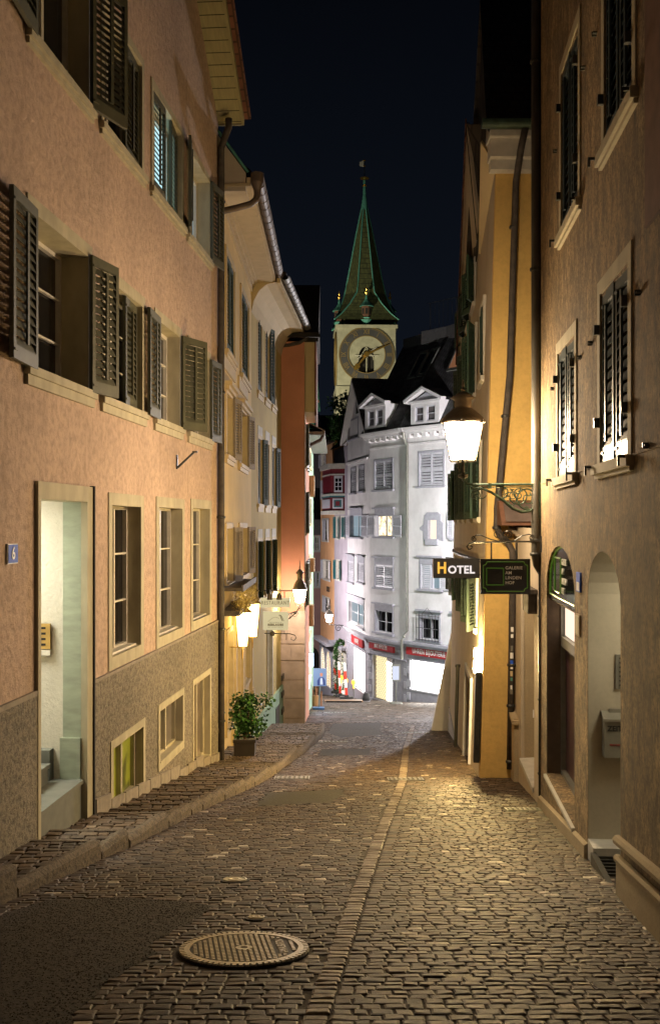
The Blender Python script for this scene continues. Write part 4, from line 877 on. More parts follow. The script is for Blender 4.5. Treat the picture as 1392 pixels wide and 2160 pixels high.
def dormer(F, xa, xb, yt, yb, xg, yg):
    x0, x1 = F.x(xa), F.x(xb); xm = (xa+xb)/2; z0, z1 = F.z(xm, yb), F.z(xm, yt); zg = F.z(xm, yg); c = (x0+x1)/2; y0 = -.36
    holes_ = [(x0+.28, c-.10, z0+.12, z1-.25), (c+.10, x1-.28, z0+.12, z1-.25)]
    m = MB(); wall_grid(m, x0, x1, z0, z1, holes_, y0, .12); m.poly([(x0, y0, z0), (x0, y0, z1), (x0, 2.2, z1), (x0, 2.2, z0)]); m.poly([(x1, y0, z0), (x1, 2.2, z0), (x1, 2.2, z1), (x1, y0, z1)])
    d_ = sub(F, 'dormer', 'white', m, hw_)
    m = MB(); m.ext([(x0-.05, z1), (x1+.05, z1), (c, zg-.12)], y0+.05, y0+.3); sub(F, 'pediment', 'greystone', m, d_)
    m = MB()
    for s_, xe in ((-1, x0-.28), (1, x1+.28)): m.prism([(xe, y0-.2, z1-.06), (c, y0-.2, zg), (c, y0-.2, zg+.14), (xe-.03*-s_, y0-.2, z1+.08)], [(xe, y0+.12, z1-.06), (c, y0+.12, zg), (c, y0+.12, zg+.14), (xe-.03*-s_, y0+.12, z1+.08)])
    m.box(x0-.1, x1+.1, y0-.08, y0, z1-.1, z1+.02); sub(F, 'pediment_moulding', 'white', m, d_)
    m = MB()
    for s_, xe in ((-1, x0-.3), (1, x1+.3)): m.poly([(xe, y0-.22, z1+.09), (c, y0-.22, zg+.15), (c, 2.6, zg+.15), (xe, 2.6, z1+.09)])
    sub(F, 'dormer_roof', 'slate', m, d_)
    for q in holes_:
        m = MB(); a, b, cc, dd = q; m.box(a, a+.05, y0+.03, y0+.1, cc, dd); m.box(b-.05, b, y0+.03, y0+.1, cc, dd); m.box(a, b, y0+.031, y0+.099, dd-.05, dd); m.box(a, b, y0+.031, y0+.099, cc, cc+.06); m.box(a, b, y0+.04, y0+.09, (cc+dd)/2-.02, (cc+dd)/2+.02); sub(F, 'window_frame', 'whiteshut', m, d_)
        m = MB(); m.poly([(a, y0+.09, cc), (b, y0+.09, cc), (b, y0+.09, dd), (a, y0+.09, dd)]); sub(F, 'pane', simple('curtained_glass', (.10, .09, .09), .3), m, d_)
dormer(FC_, 783, 826, 855, 904, 800, 836); dormer(FM_, 878, 938, 846, 895, 905, 823)
# gable roof over the left face
m = MB(); Lg = FL_.L; zg = 7.65; ze = 4.5
m.prism([(-.3, -.35, ze), (Lg*.5, -.35, zg), (Lg*.5, -.35, zg+.12), (-.35, -.35, ze+.1)], [(-.3, 5, ze), (Lg*.5, 5, zg), (Lg*.5, 5, zg+.12), (-.35, 5, ze+.1)])
m.prism([(Lg+.25, -.35, ze+.1), (Lg*.5, -.35, zg), (Lg*.5, -.35, zg+.12), (Lg+.3, -.35, ze+.2)], [(Lg+.25, 5, ze+.1), (Lg*.5, 5, zg), (Lg*.5, 5, zg+.12), (Lg+.3, 5, ze+.2)]); sub(FL_, 'gable_roof', 'slate', m, hw_)
m = MB(); m.prism([(-.3, -.37, ze-.1), (Lg*.5, -.37, zg-.1), (Lg*.5, -.37, zg+.06), (-.3, -.37, ze+.06)], [(-.3, -.0, ze-.1), (Lg*.5, -.0, zg-.1), (Lg*.5, -.0, zg+.06), (-.3, -.0, ze+.06)]); m.prism([(Lg+.25, -.37, ze), (Lg*.5, -.37, zg-.1), (Lg*.5, -.37, zg+.06), (Lg+.25, -.37, ze+.16)], [(Lg+.25, -.0, ze), (Lg*.5, 0, zg-.1), (Lg*.5, 0, zg+.06), (Lg+.25, 0, ze+.16)]); sub(FL_, 'gable_trim', 'white', m, hw_)
m = MB(); xg = FL_.x(750); m.box(Lg*.42, Lg*.55, -.03, .02, 5.9, 6.7); sub(FL_, 'gable_slit', 'dark', m, hw_)
m = MB(); m.tube([(.05, -.35, WZ), (.05, -.3, WZ-.3), (.05, -.1, WZ-.6), (.05, -.1, FM_.z(862, 1330)), (-.02, -.25, FM_.z(862, 1343)), (-.05, -.35, FM_.z(862, 1350)), (-.05, -.35, FM_.z(862, 1390))], .07, 8); sub(FM_, 'downpipe', 'greymetal', m, hw_)
m = MB(); zq = 3.15
m.box(0, FL_.L*.95, -.10, 0, FL_.z(755, 975), FL_.z(755, 975)+.12); sub(FL_, 'string_course', 'white', m, hw_)
# lavender and orange houses, pink house behind, dark roofs
FV = Facade(.256, 63.2, .98, 59.1); FO = Facade(-.61, 68, .256, 63.2)
def small_house(F, name, label, zb, z1, mat, wins, sh, below=-14, ground=None, eave=None, depth=3):
    r = F.root(name, label, 'house', zb); OFFW[r.name] = None
    m = MB(); hs_ = [inn(q) for q in wins]; wall_grid(m, 0, F.L, below, z1, hs_, 0, .15); shell(m, 0, F.L, below, z1, depth); m.build('wall', M[mat], r)
    for i, q in enumerate(wins): window(r, *q, fr=.08, sill=.1, depth=.15, leaves=[(-1, 8, .45), (1, 10, .45)] if i % 2 == 0 else [(-1, 178), (1, 8, .4)], sh=sh, mat='palestone', n=12, rows=2)
    return r
wo = [R4(FO, 678, 688, 905, 945), R4(FO, 682, 693, 1010, 1052), R4(FO, 680, 694, 1093, 1140), R4(FO, 682, 697, 1180, 1222), R4(FO, 680, 696, 1258, 1290)]
ho = small_house(FO, 'orange_house', 'narrow orange house with pale shutters and an arcaded shop window', -10.9, FO.z(690, 942) if False else 5.0, 'orange', [(a, b, c, d) for a, b, c, d in wo[1:]]+[(wo[0][0], wo[0][1], 3.6, 4.5)], 'whiteshut')
wv_ = [R4(FV, 709, 716, 1088, 1135), R4(FV, 720, 729, 1088, 1133), R4(FV, 709, 719, 1180, 1222)]
hv = small_house(FV, 'lavender_house', 'narrow lavender house with teal shutters below the red oriel', -10.3, 4.4, 'lavender', [q for q in wv_], 'teal')
m = MB(); m.poly([(-.3, -.5, 5.0), (FO.L+.1, -.5, 5.0), (FO.L+.1, 3, 6.8), (-.3, 3, 6.8)]); m.box(-.3, FO.L+.1, -.5, 0, 4.9, 5.0); m.build('roof', M['tiles'], ho)
m = MB(); m.poly([(-.1, -.3, 4.4), (FV.L+.1, -.3, 4.4), (FV.L+.1, 3, 7.6), (-.1, 3, 7.6)]); m.build('roof', M['tiles'], hv)
m = MB(); m.box(0, FO.L+.4, -.6, 0, -7.3, -7.15); m.build('shop_canopy', M['greystone'], ho)
z0, z1 = -10.6, -7.5
sf = MB(); wall_grid(sf, 0, FO.L, -13, -7.3, [(.5, 2.0, z0+.6, z1-.3), (2.5, 4.1, z0+.6, z1-.3)], -.08, .1); shop_ = sf.build('shop_front', M['greystone'], ho)
m = MB()
for a, b in ((.5, 2.0), (2.5, 4.1)):
    c_ = (a+b)/2; m.poly([(a, .0, z0+.6), (b, .0, z0+.6), (b, .0, z1-.3), (a, .0, z1-.3)])
m.build('lit_pane', M['shopwarm'], shop_)
m = MB()
for a, b in ((.5, 2.0), (2.5, 4.1)):
    c_ = (a+b)/2; r = (b-a)/2; top = z1-.3
    m.ext([(a, top), (a, top-r*1.1)]+[(c_-r*cos(R(t)), top-r*1.1+r*1.1*sin(R(t))) for t in range(0, 91, 15)], -.10, -.02); m.ext([(b, top), (c_, top)]+[(c_+r*cos(R(t)), top-r*1.1+r*1.1*sin(R(t))) for t in range(90, -1, -15)], -.10, -.02); m.box(c_-.03, c_+.03, -.06, -.02, z0+.6, top)
m.build('arched_tracery', M['greystone'], shop_)
text('CICLO', .42, M['iron'], ho, (FO.L*.6, -.03, FO.z(692, 1243)), FR, sx_=.9, bold=.02)
sf = MB(); wall_grid(sf, 0, FV.L, -12, -7.0, [(2.2, 3.9, -9.8, -7.9)], -.08, .1); sv = sf.build('shop_front', M['palestone'], hv); m = MB(); m.poly([(2.2, 0, -9.8), (3.9, 0, -9.8), (3.9, 0, -7.9), (2.2, 0, -7.9)]); m.build('lit_pane', M['shopwarm'], sv); m = MB(); m.box(0, FV.L, -.35, 0, -7.1, -6.95); m.build('shop_cornice', M['greystone'], hv)
# oriel
a_, b_ = FV.x(706), FV.x(727); z0, z1, zm = FV.z(715, 1078), FV.z(715, 990), FV.z(715, 1045)
orl = [(a_-.5, 0), (a_+.1, -.75), (b_-.4, -.75), (b_, 0)]
m = MB(); m.extz(orl, z0, z1-.05); orr = m.build('oriel', M['maroon'], hv)
m = MB(); k = lambda s: [(a_-.5-s, 0), (a_+.1-s*.6, -.75-s), (b_-.4+s*.6, -.75-s), (b_+s, 0)]
m.extz(k(.08), zm-.06, zm+.06); m.extz(k(.1), z0-.2, z0); m.extz(k(.15), z1-.05, z1+.25); m.extz(k(.04), z1-.42, z1-.34); m.build('oriel_band', M['palestone'], orr)
m = MB(); m.extz(k(.05), zm-.15, zm-.06); m.build('blue_band', M['teal'], orr)
oA, oB = Vector((b_-.4, -.75)), Vector((b_, 0)); on_ = Vector((oB-oA).normalized()); on_ = Vector((on_.y, -on_.x))
def oslab(t0, t1, za, zb2, o0, o1):
    p = [oA+(oB-oA)*t+on_*o for t, o in ((t0, o0), (t1, o0), (t1, o1), (t0, o1))]; mm_ = MB(); mm_.extz([(q.x, q.y) for q in p], za, zb2); return mm_
oslab(.28, .86, zm+.14, z1-.45, .0, .05).build('oriel_window_frame', M['whiteshut'], orr)
m = MB()
for t0, t1 in ((.36, .54), (.60, .78)):
    for k_ in range(3): hh3 = (z1-.55-(zm+.24))/3; q_ = oslab(t0, t1, zm+.24+hh3*k_, zm+.24+hh3*(k_+1)-.05, .051, .06); b0_ = len(m.v); m.v += q_.v; m.f += [tuple(i+b0_ for i in f_) for f_ in q_.f]
m.build('pane', M['glass'], orr)
oslab(.16, .88, z0+.12, zm-.22, .0, .04).build('white_panel', M['whiteshut'], orr); oslab(.26, .78, z0+.2, zm-.30, .041, .05).build('blue_panel', M['teal'], orr); oslab(.38, .66, z0+.28, zm-.38, .051, .06).build('red_panel', M['maroon'], orr)
m = MB(); m.box(a_+.1, b_-.5, -.79, -.752, z0+.15, zm-.25); m.build('side_panel', M['whiteshut'], orr)
FP_ = Facade(-2.4, 76, -.2, 76)
hp = small_house(FP_, 'far_pink_house', 'far dusty pink house at the bend of the street', -12.1, -1.6 if False else -.8, 'rose', [R4(FP_, 662, 675, 1130, 1162), R4(FP_, 662, 675, 1205, 1238)], 'greymetal' if False else 'whiteshut')
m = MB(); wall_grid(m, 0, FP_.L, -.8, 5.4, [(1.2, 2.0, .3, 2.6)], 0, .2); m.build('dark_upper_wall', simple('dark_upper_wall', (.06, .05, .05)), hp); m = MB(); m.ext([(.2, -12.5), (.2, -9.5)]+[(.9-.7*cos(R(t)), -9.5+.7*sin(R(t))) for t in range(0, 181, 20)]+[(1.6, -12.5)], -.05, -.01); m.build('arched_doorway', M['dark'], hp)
dk = root('distant_dark_house', 'dark unlit house roof behind the lavender and orange houses', 'house', (1, 95, 0)); OFF[dk.name] = Vector((1, 95, 0))
m = MB(); m.box(-2.2, 6, 95, 100, -14, 8.5); m.build('wall', M['dark'], dk); m = MB(); m.prism([(-2.5, 94, 8.5), (-2.5, 101, 8.5), (-2.2, 99, 10.2)], [(6, 94, 8.5), (6, 101, 8.5), (6, 99, 10.2)]); m.box(1.0, 1.5, 96, 97, 8.5, 9.6); m.build('roof', M['tiles'], dk)
# bushes on roof terrace
def bush(name, label, cat, base, rx, ry, rz_, n, leafr, mat='leaf', trunk=True, seed=1):
    random.seed(seed); o = root(name, label, cat, base); OFF[o.name] = Vector((0, 0, 0)); m = MB(); cl = [(random.gauss(0, .42), random.gauss(0, .42), random.random()*1.4-.1) for _ in range(max(6, n//45))]
    for i in range(n):
        c = random.choice(cl); q = Vector((c[0]*rx+random.gauss(0, .22)*rx, c[1]*ry+random.gauss(0, .22)*ry, c[2]*rz_+random.gauss(0, .16)*rz_+rz_*.4))
        a = Vector((random.gauss(0, 1), random.gauss(0, 1), random.gauss(0, .8)+.3)).normalized()*leafr*random.uniform(.7, 1.3); b = a.cross(Vector((random.gauss(0, 1), random.gauss(0, 1), random.gauss(0, 1)))).normalized()*leafr*.36
        m.poly([q, q+a*.45+b, q+a, q+a*.45-b])
    f = m.build('foliage', M[mat], o)
    m = MB()
    for k in range(6): a = 2*pi*k/6; m.tube([(0, 0, 0), (cos(a)*rx*.2, sin(a)*ry*.2, rz_*.7), (cos(a)*rx*.6, sin(a)*ry*.6, rz_*1.3)], [leafr*.22, leafr*.15, leafr*.07], 5)
    m.build('stem', M['bark'], o); return o
bush('roof_shrub', 'dark shrub on the terrace above the red oriel', 'shrub', P(722, 935, 60.8), .8, .8, .9, 900, .16, seed=2)
bush('treetop_shrub', 'dark treetop between the church tower and the pale corner building', 'tree', P(728, 900, 72), 1.0, .8, 1.2, 900, .2, seed=3)
# ------------------------------------------------------------------ church tower
D = 168; tx = lambda px: (px-CX)/FPX*D; tz = lambda py: (CY-py)/FPX*D
cxT = tx(772)-.1; hwT = 4.65; cyT = D+4.7; rot = R(2); T2 = lambda py: (CY-py)/FPX*(D+4.6)
tw = root('church_tower', 'floodlit church tower with a huge clock face and tall green spire', 'church tower', (cxT, cyT, -14), rot); OFF[tw.name] = Vector((0, 0, -14))
zt = tz(686); m = MB(); T = lambda py: tz(py)
# four walls, front with a gothic opening
ow = (-.95, .95, T(788), T(735))
wall_grid(m, -hwT, hwT, -14, zt, [], -hwT) if False else None
mm = MB(); wall_grid(mm, -hwT, hwT, -14, zt, [(-1.25, 1.25, T(789), T(730))], -hwT, .9)
mm.poly([(-hwT, -hwT, -14), (-hwT, -hwT, zt), (-hwT, hwT, zt), (-hwT, hwT, -14)]); mm.poly([(hwT, -hwT, -14), (hwT, hwT, -14), (hwT, hwT, zt), (hwT, -hwT, zt)]); mm.poly([(-hwT, -hwT, zt), (hwT, -hwT, zt), (hwT, hwT, zt), (-hwT, hwT, zt)]); mm.poly([(-hwT, hwT, -14), (-hwT, hwT, zt), (hwT, hwT, zt), (hwT, hwT, -14)])
mm.build('tower_wall', M['towerstone'], tw)
m = MB(); m.box(-hwT-.25, hwT+.25, -hwT-.25, hwT+.25, T(822), T(815)); m.box(-hwT-.18, hwT+.18, -hwT-.18, hwT+.18, T(900), T(822)); m.box(-hwT-.3, hwT+.3, -hwT-.3, hwT+.3, T(692), zt+.05); m.build('cornice', M['towerstone'], tw)
m = MB(); g0, g1 = T(789), T(730); r = 1.25; hz = g1-r*1.5
m.ext([(-r, g1), (-r, hz)]+[(-r+2*r*(1-cos(R(t))) if False else -r+r*(1-cos(R(t)))*1, hz+(g1-hz)*sin(R(t))) for t in range(0, 91, 10)], -hwT-.02, -hwT+.4); m.ext([(r, g1), (0, g1)]+[(r-r*(1-cos(R(t))), hz+(g1-hz)*sin(R(t))) for t in range(90, -1, -10)], -hwT-.02, -hwT+.4)
m.box(-.09, .09, -hwT+.1, -hwT+.3, g0, hz)
for s_ in (-1, 1): 
    pts = [(s_*(.05+.55*(1-cos(R(t)))), -hwT+.2, hz-.3+.9*sin(R(t))) for t in range(0, 181, 20)]; m.tube(pts, .07, 5)
m.tube([(.45*cos(R(t)), -hwT+.2, hz+.9+.45*sin(R(t))) for t in range(0, 361, 30)], .07, 5); m.tube([(-1.2, -hwT+.2, hz), (-.5, -hwT+.2, hz+1.0), (0, -hwT+.2, g1-.1)], .07, 5); m.tube([(1.2, -hwT+.2, hz), (.5, -hwT+.2, hz+1.0), (0, -hwT+.2, g1-.1)], .07, 5)
m.build('gothic_tracery', M['towerstone'], tw)
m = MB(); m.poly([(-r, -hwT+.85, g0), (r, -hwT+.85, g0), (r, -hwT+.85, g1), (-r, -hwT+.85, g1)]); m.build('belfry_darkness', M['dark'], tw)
cz = T(748); ck = MB(); Ro, Ri = 4.35, 2.95; yc = -hwT-.18
def ringm(m, ro, ri, y0, y1, n=64):
    for k in range(n):
        a0, a1 = 2*pi*k/n, 2*pi*(k+1)/n; m.ext([(ri*cos(a0), cz+ri*sin(a0)), (ro*cos(a0), cz+ro*sin(a0)), (ro*cos(a1), cz+ro*sin(a1)), (ri*cos(a1), cz+ri*sin(a1))], y0, y1)
ringm(ck, Ro, Ri, yc, -hwT); cf = ck.build('clock_ring', M['clockring'], tw)
ck = MB(); ringm(ck, Ro+.06, Ro-.08, yc-.05, yc); ringm(ck, Ri+.08, Ri-.03, yc-.05, yc); ringm(ck, Ro-.22, Ro-.26, yc-.03, yc)
ck.build('clock_rim', M['goldpaint'], cf)
nums = ['XII', 'I', 'II', 'III', 'IIII', 'V', 'VI', 'VII', 'VIII', 'IX', 'X', 'XI']
for i, s_ in enumerate(nums): a = R(90-30*i); text(s_, 1.15, M['goldpaint'], cf, ((Ro+Ri-.1)/2*cos(a), yc-.03, cz+(Ro+Ri-.1)/2*sin(a)), (pi/2, -(a-pi/2), 0), name='numeral', sx_=.72, bold=.008)
def hand(name, a, ln, w_, spade, y):
    m = MB(); a = R(a); d_ = Vector((cos(a), 0, sin(a))); n_ = Vector((-sin(a), 0, cos(a)))
    P_ = lambda l, s: tuple(Vector((0, y, cz))+d_*l+n_*s)
    o1 = [(-.9, .08), (-.9, -.08), (0, -w_), (ln*.62, -w_*.7)]+([(ln*.66, -.42), (ln*.80, -.40), (ln, 0), (ln*.80, .40), (ln*.66, .42)] if spade else [(ln, 0)])+[(ln*.62, w_*.7), (0, w_)]
    m.prism([P_(*p) for p in o1], [tuple(Vector(P_(*p))+Vector((0, .06, 0))) for p in o1]); m.build(name, M['gold'], cf)
hand('minute_hand', 24, 4.35, .17, False, yc-.35); hand('hour_hand', 232, 3.3, .2, True, yc-.25)
m = MB(); m.v = []; 
for k in range(20): pass
m.prism([(.42*cos(R(t)), yc-.5, cz+.42*sin(R(t))) for t in range(0, 360, 20)], [(.42*cos(R(t)), yc-.2, cz+.42*sin(R(t))) for t in range(0, 360, 20)]); m.build('hand_boss', M['gold'], cf)
m = MB(); m.tube([(-1.9, yc-.1, cz-.2), (1.9, yc-.1, cz-.2)], .05, 4); m.tube([(-1.6, yc-.12, cz-.75), (1.6, yc-.12, cz+1.1)], .06, 4); m.build('hand_struts', M['whitepaint'], cf)
ck = MB(); 
for k in range(32):
    a0, a1 = 2*pi*k/32, 2*pi*(k+1)/32; ck.prism([(-hwT-.02, Ri*cos(a0), cz+Ri*sin(a0)), (-hwT-.02, Ro*cos(a0), cz+Ro*sin(a0)), (-hwT-.02, Ro*cos(a1), cz+Ro*sin(a1)), (-hwT-.02, Ri*cos(a1), cz+Ri*sin(a1))], [(-hwT-.2, Ri*cos(a0), cz+Ri*sin(a0)), (-hwT-.2, Ro*cos(a0), cz+Ro*sin(a0)), (-hwT-.2, Ro*cos(a1), cz+Ro*sin(a1)), (-hwT-.2, Ri*cos(a1), cz+Ri*sin(a1))])
ck.build('side_clock_ring', M['goldpaint'], tw)
# spire: square base flaring into an octagon
prof = [(686, 5.1), (672, 4.5), (650, 3.85), (625, 3.3), (590, 2.74), (540, 2.0), (490, 1.27), (440, .48)]
sp_ = MB(); rings = []
for py, w_ in prof:
    f = min(1, (686-py)/62.0); z = T2(py); pts = []
    for k in range(8):
        a = R(-90-22.5+45*k); c0, s0 = cos(a), sin(a); oc = Vector((c0, s0))*w_/cos(R(22.5)); sq_s = w_/max(abs(c0), abs(s0)); corner = Vector((math.copysign(w_, c0), math.copysign(w_, s0)))
        pts.append(tuple(corner*(1-f)+oc*f)+(z,))
    rings.append(pts)
b = 0
for pts in rings: sp_.v += pts
for i in range(len(rings)-1):
    for k in range(8): j = (k+1) % 8; sp_.f.append((i*8+k, i*8+j, (i+1)*8+j, (i+1)*8+k))
sp_.build('spire', M['mossroof'], tw)
m = MB()
for k in range(8): m.tube([Vector(rg[k])*1.0 for rg in rings], .13, 4)
m.build('spire_ridges', M['verdigris'], tw)
m = MB(); m.lathe(0, 0, [(.62, T2(442)), (.48, T2(430)), (.27, T2(410)), (.2, T2(380))], 12); m.build('spire_tip', M['verdigris'], tw)
m = MB(); m.lathe(0, 0, [(.2, T2(394)+.0), (.42, T2(392)), (.2, T2(390)+.1)], 12); m.lathe(0, 0, [(.1, T2(379)), (.75, T2(376.5)), (.75, T2(375)), (.1, T2(372))], 12); m.build('gilded_ball', M['gold'], tw)
m = MB(); m.tube([(0, 0, T2(378)), (0, 0, T2(336))], .07, 5); m.build('finial_rod', M['iron'], tw)
m = MB(); m.lathe(0, 0, [(.05, T2(351)), (.25, T2(350)), (.05, T2(348))], 8); m.lathe(0, 0, [(.05, T2(340)), (.28, T2(338)), (.05, T2(336))], 8); m.build('finial_ball', M['gold'], tw)
m = MB(); m.prism([(-.15, 0, T2(338)), (-.8, .15, T2(341)), (-.8, .15, T2(349)), (-.15, 0, T2(352))], [(-.15, .05, T2(338)), (-.8, .2, T2(341)), (-.8, .2, T2(349)), (-.15, .05, T2(352))]); m.build('weather_vane', M['whitepaint'], tw)
for k, (ax, ay) in enumerate(((-4.15, -.3), (4.15, -.3), (.0, -4.2), (0, 4.3))):
    m = MB(); q = [(ax+cos(R(45*j+22.5))*.82, ay+sin(R(45*j+22.5))*.82) for j in range(8)]; z0 = T2(682); z1 = T2(657)
    m.extz(q, z0, z1); t_ = m.build('corner_turret', M['redbrown'], tw)
    m = MB(); m.lathe(ax, ay, [(1.2, z1-.05), (.62, z1+.55), (.25, z1+1.1), (.1, z1+1.9)], 8, R(22.5)); m.lathe(ax, ay, [(.15, z0-.9), (.75, z0-.35), (1.0, z0+.03)], 8, R(22.5)); m.build('turret_roof', M['verdigris'], t_)
    m = MB(); m.lathe(ax, ay, [(.08, z1+1.9), (.28, z1+2.2), (.28, z1+2.3), (.06, z1+2.5), (.18, z1+2.7), (.03, z1+3.3)], 8); m.build('turret_ball', M['gold'], t_)
    m = MB()
    for j in (5, 6, 4): 
        a = R(45*j+45); cx2, cy2 = ax+cos(a)*.76, ay+sin(a)*.76; n2 = Vector((cos(a), sin(a))); t2 = Vector((-n2.y, n2.x)); pA = [Vector((cx2, cy2))+t2*s for s in (-.2, .2)]
        m.prism([(pA[0].x, pA[0].y, z0+.6), (pA[1].x, pA[1].y, z0+.6), (pA[1].x, pA[1].y, z0+1.5), (pA[0].x, pA[0].y, z0+1.5)], [((p.x+n2.x*.05), (p.y+n2.y*.05), z) for p, z in ((pA[0], z0+.6), (pA[1], z0+.6), (pA[1], z0+1.5), (pA[0], z0+1.5))])
    m.build('turret_window', M['dark'], t_)
# ------------------------------------------------------------------ right side: brown stucco house
lineR = lambda y, o=0: 1.354-o+.0805*y
def FRy(ya, yb): return Facade(lineR(ya), ya, lineR(yb), yb)
FRt = FRy(11.42, -5); Z1 = FRt.x; LR = FRt.L
r1 = FRt.root('brown_stucco_house', 'weathered brown stucco house on the right with dark louvred shutters', 'house', -3.1)
RW = [(Z1(1184), Z1(1220), 2.66, 4.14), (Z1(1275), Z1(1334), 2.66, 4.14), (Z1(1177), Z1(1212.5), .43, 1.60), (Z1(1266.5), Z1(1325.5), .43, 1.66)]
xs3 = Z1(1400)+1.2; RW += [(xs3, xs3+.95, 2.66, 4.14), (xs3, xs3+.95, .43, 1.62)]
SHO = (Z1(1152.5), Z1(1211), -2.56, -.21); NIC = (Z1(1239), Z1(1308), -2.50, -.20)
def arch_top(mb, a, b, zs, zt, y, dep, n=12, spand=True):
    c, r = (a+b)/2, (b-a)/2; pts = [(c-r*cos(pi*i/n), zs+(zt-zs)*sin(pi*i/n)) for i in range(n+1)]
    for i in range(n):
        (xa, za), (xb, zb_) = pts[i], pts[i+1]
        if spand: mb.poly([(xa, y, za), (xb, y, zb_), (xb, y, zt+.001), (xa, y, zt+.001)])
        mb.poly([(xa, y, za), (xa, y+dep, za), (xb, y+dep, zb_), (xb, y, zb_)])
    return pts
m = MB(); wall_grid(m, 0, LR, -3.9, 7.5, [inn(q, 0) for q in RW]+[SHO, (NIC[0], NIC[1], -2.9, NIC[3])], 0, .32)
sp1 = arch_top(m, SHO[0], SHO[1], -.62, SHO[3], 0, .32); sp2 = arch_top(m, NIC[0], NIC[1], -.55, NIC[3], 0, .3)
shell(m, 0, LR, -3.9, 7.5, 4); m.build('wall', M['brownst'], r1)
for i, q in enumerate(RW):
    wn_ = window(r1, q[0]-.09, q[1]+.12, q[2], q[3]+.11, fr=.105, out=.012, sill=.10, depth=.25, mat='sand', leaves=[(-1, 179), (1, 179)], sh='bluegreen', n=15 if q[2] > 2 else 13, rows=2, sash='olive', pane='dark')
    m = MB()
    for xx in (q[0]-.12, q[1]+.14): m.box(xx-.008, xx+.008, -.10, 0, q[2]-.02, q[2]-.0); m.box(xx-.008, xx+.008, -.10, -.085, q[2]-.07, q[2]-.0)
    for xx in (q[0]+.0, q[1]-.0):
        for zk in (.25, .8): zz_ = q[2]+(q[3]-q[2])*zk; m.box(xx-.03, xx+.012, -.05, -.0, zz_-.035, zz_+.035)
    m.build('shutter_catch', M['iron'], wn_)
random.seed(21)
m = MB()
for px, py in ((1258, 70), (1233, 142), (1174, 318), (1351, 617), (1249, 724), (1225, 754), (1168, 820), (1368, 940)):
    x = Z1(px); z = FRt.z(px, py); m.box(x-.022, x+.022, -.03, 0, z-.006, z+.006); m.box(x-.024, x-.014, -.035, -.0, z-.015, z+.02)
m.build('wall_anchors', M['iron'], r1)
m = MB(); m.box(0, LR, -.008, .0, .425, .437); m.build('render_joint', M['brownst'], r1)
m = MB(); m.box(Z1(1366), LR, -.02, 0, 1.72, 7.4); m.build('painted_panel', M['redbrown'], r1)
# shop window
m = MB(); a, b, c, d = SHO; m.prism([(x, .03, z) for x, z in sp1]+[(b, .03, -.76), (a, .03, -.76)], [(x, .05, z) for x, z in sp1]+[(b, .05, -.76), (a, .05, -.76)]); lun = m.build('lunette_sign', simple('glossy_black_glass', (.012, .012, .014), .08, 0, .2, 2, 0), r1)
m = MB(); k = lambda q, s: ((a+b)/2+(q[0]-(a+b)/2)*s, -.76+.05+(q[1]+.76)*(s-.04)-.0)
pp = [k(q, .93) for q in sp1]; pp = [(pp[0][0], -.71)]+pp+[(pp[-1][0], -.71)]
for i in range(len(pp)): 
    (xa, za), (xb, zb_) = pp[i], pp[(i+1) % len(pp)]; m.tube([(xa, .026, za), (xb, .026, zb_)], .008, 4)
sx0 = a+.42; 
for (xa, za, xb, zb_) in ((sx0, -.66, sx0+.42, -.66), (sx0+.42, -.66, sx0+.42, -.33), (sx0+.42, -.33, sx0, -.33), (sx0, -.33, sx0, -.66)): m.tube([(xa, .026, za), (xb, .026, zb_)], .008, 4)
m.build('green_outline', M['greentext'], lun)
for i, s_ in enumerate(('GALERIE', 'AM', 'LINDEN', 'HOF')): text(s_, .085, M['whitetext'], lun, (sx0+.50, .024, -.36-.09*i), FR, align='LEFT')
m = MB(); m.box(a-.0, a+.012, .004, .22, c, -.77); m.box(a+.012, b, .05, .22, -.785, -.765); m.build('display_recess', simple('dark_tan_lining', (.12, .085, .055), .8), r1)
m = MB(); m.prism([(a-.03, -.03, c-.05), (b+.03, -.03, c-.05), (b+.03, .3, c-.05), (a-.03, .3, c-.05)], [(a-.03, -.03, c-.02), (b+.03, -.03, c-.02), (b+.03, .3, c+.005), (a-.03, .3, c+.005)]); m.build('shop_sill', M['palestone'], r1)
m = MB(); m.poly([(a, .19, c), (b, .19, c), (b, .19, -.77), (a, .19, -.77)]); m.build('shop_glass_backing', M['posterdark'], r1)
m = MB(); m.box(a, b, .14, .19, -1.25, -1.15); m.box(a+.0, a+.03, .14, .19, c, -.77); m.box(a, b, .14, .19, c, c+.04); m.build('shop_frame', M['greymetal'], r1)
m = MB(); m.poly([(a+.05, .18, -1.14), (b, .18, -1.14), (b, .18, -.79), (a+.05, .18, -.79)]); m.build('lit_transom', M['pinklit'], r1)
m = MB(); random.seed(9); cx_ = (a+b)/2+.25
for i in range(26):
    x = cx_-.45+.036*i; t = -1.50-.15*abs(sin(i*.9))-random.uniform(0, .12)*(1 if i > 8 else 3); m.poly([(x, .178, -2.0-random.uniform(0, .25)), (x+.033, .178, -2.0-random.uniform(0, .25)), (x+.033, .178, t), (x, .178, t-random.uniform(-.05, .05))])
m.build('poster_figure', M['posterpink'], r1)
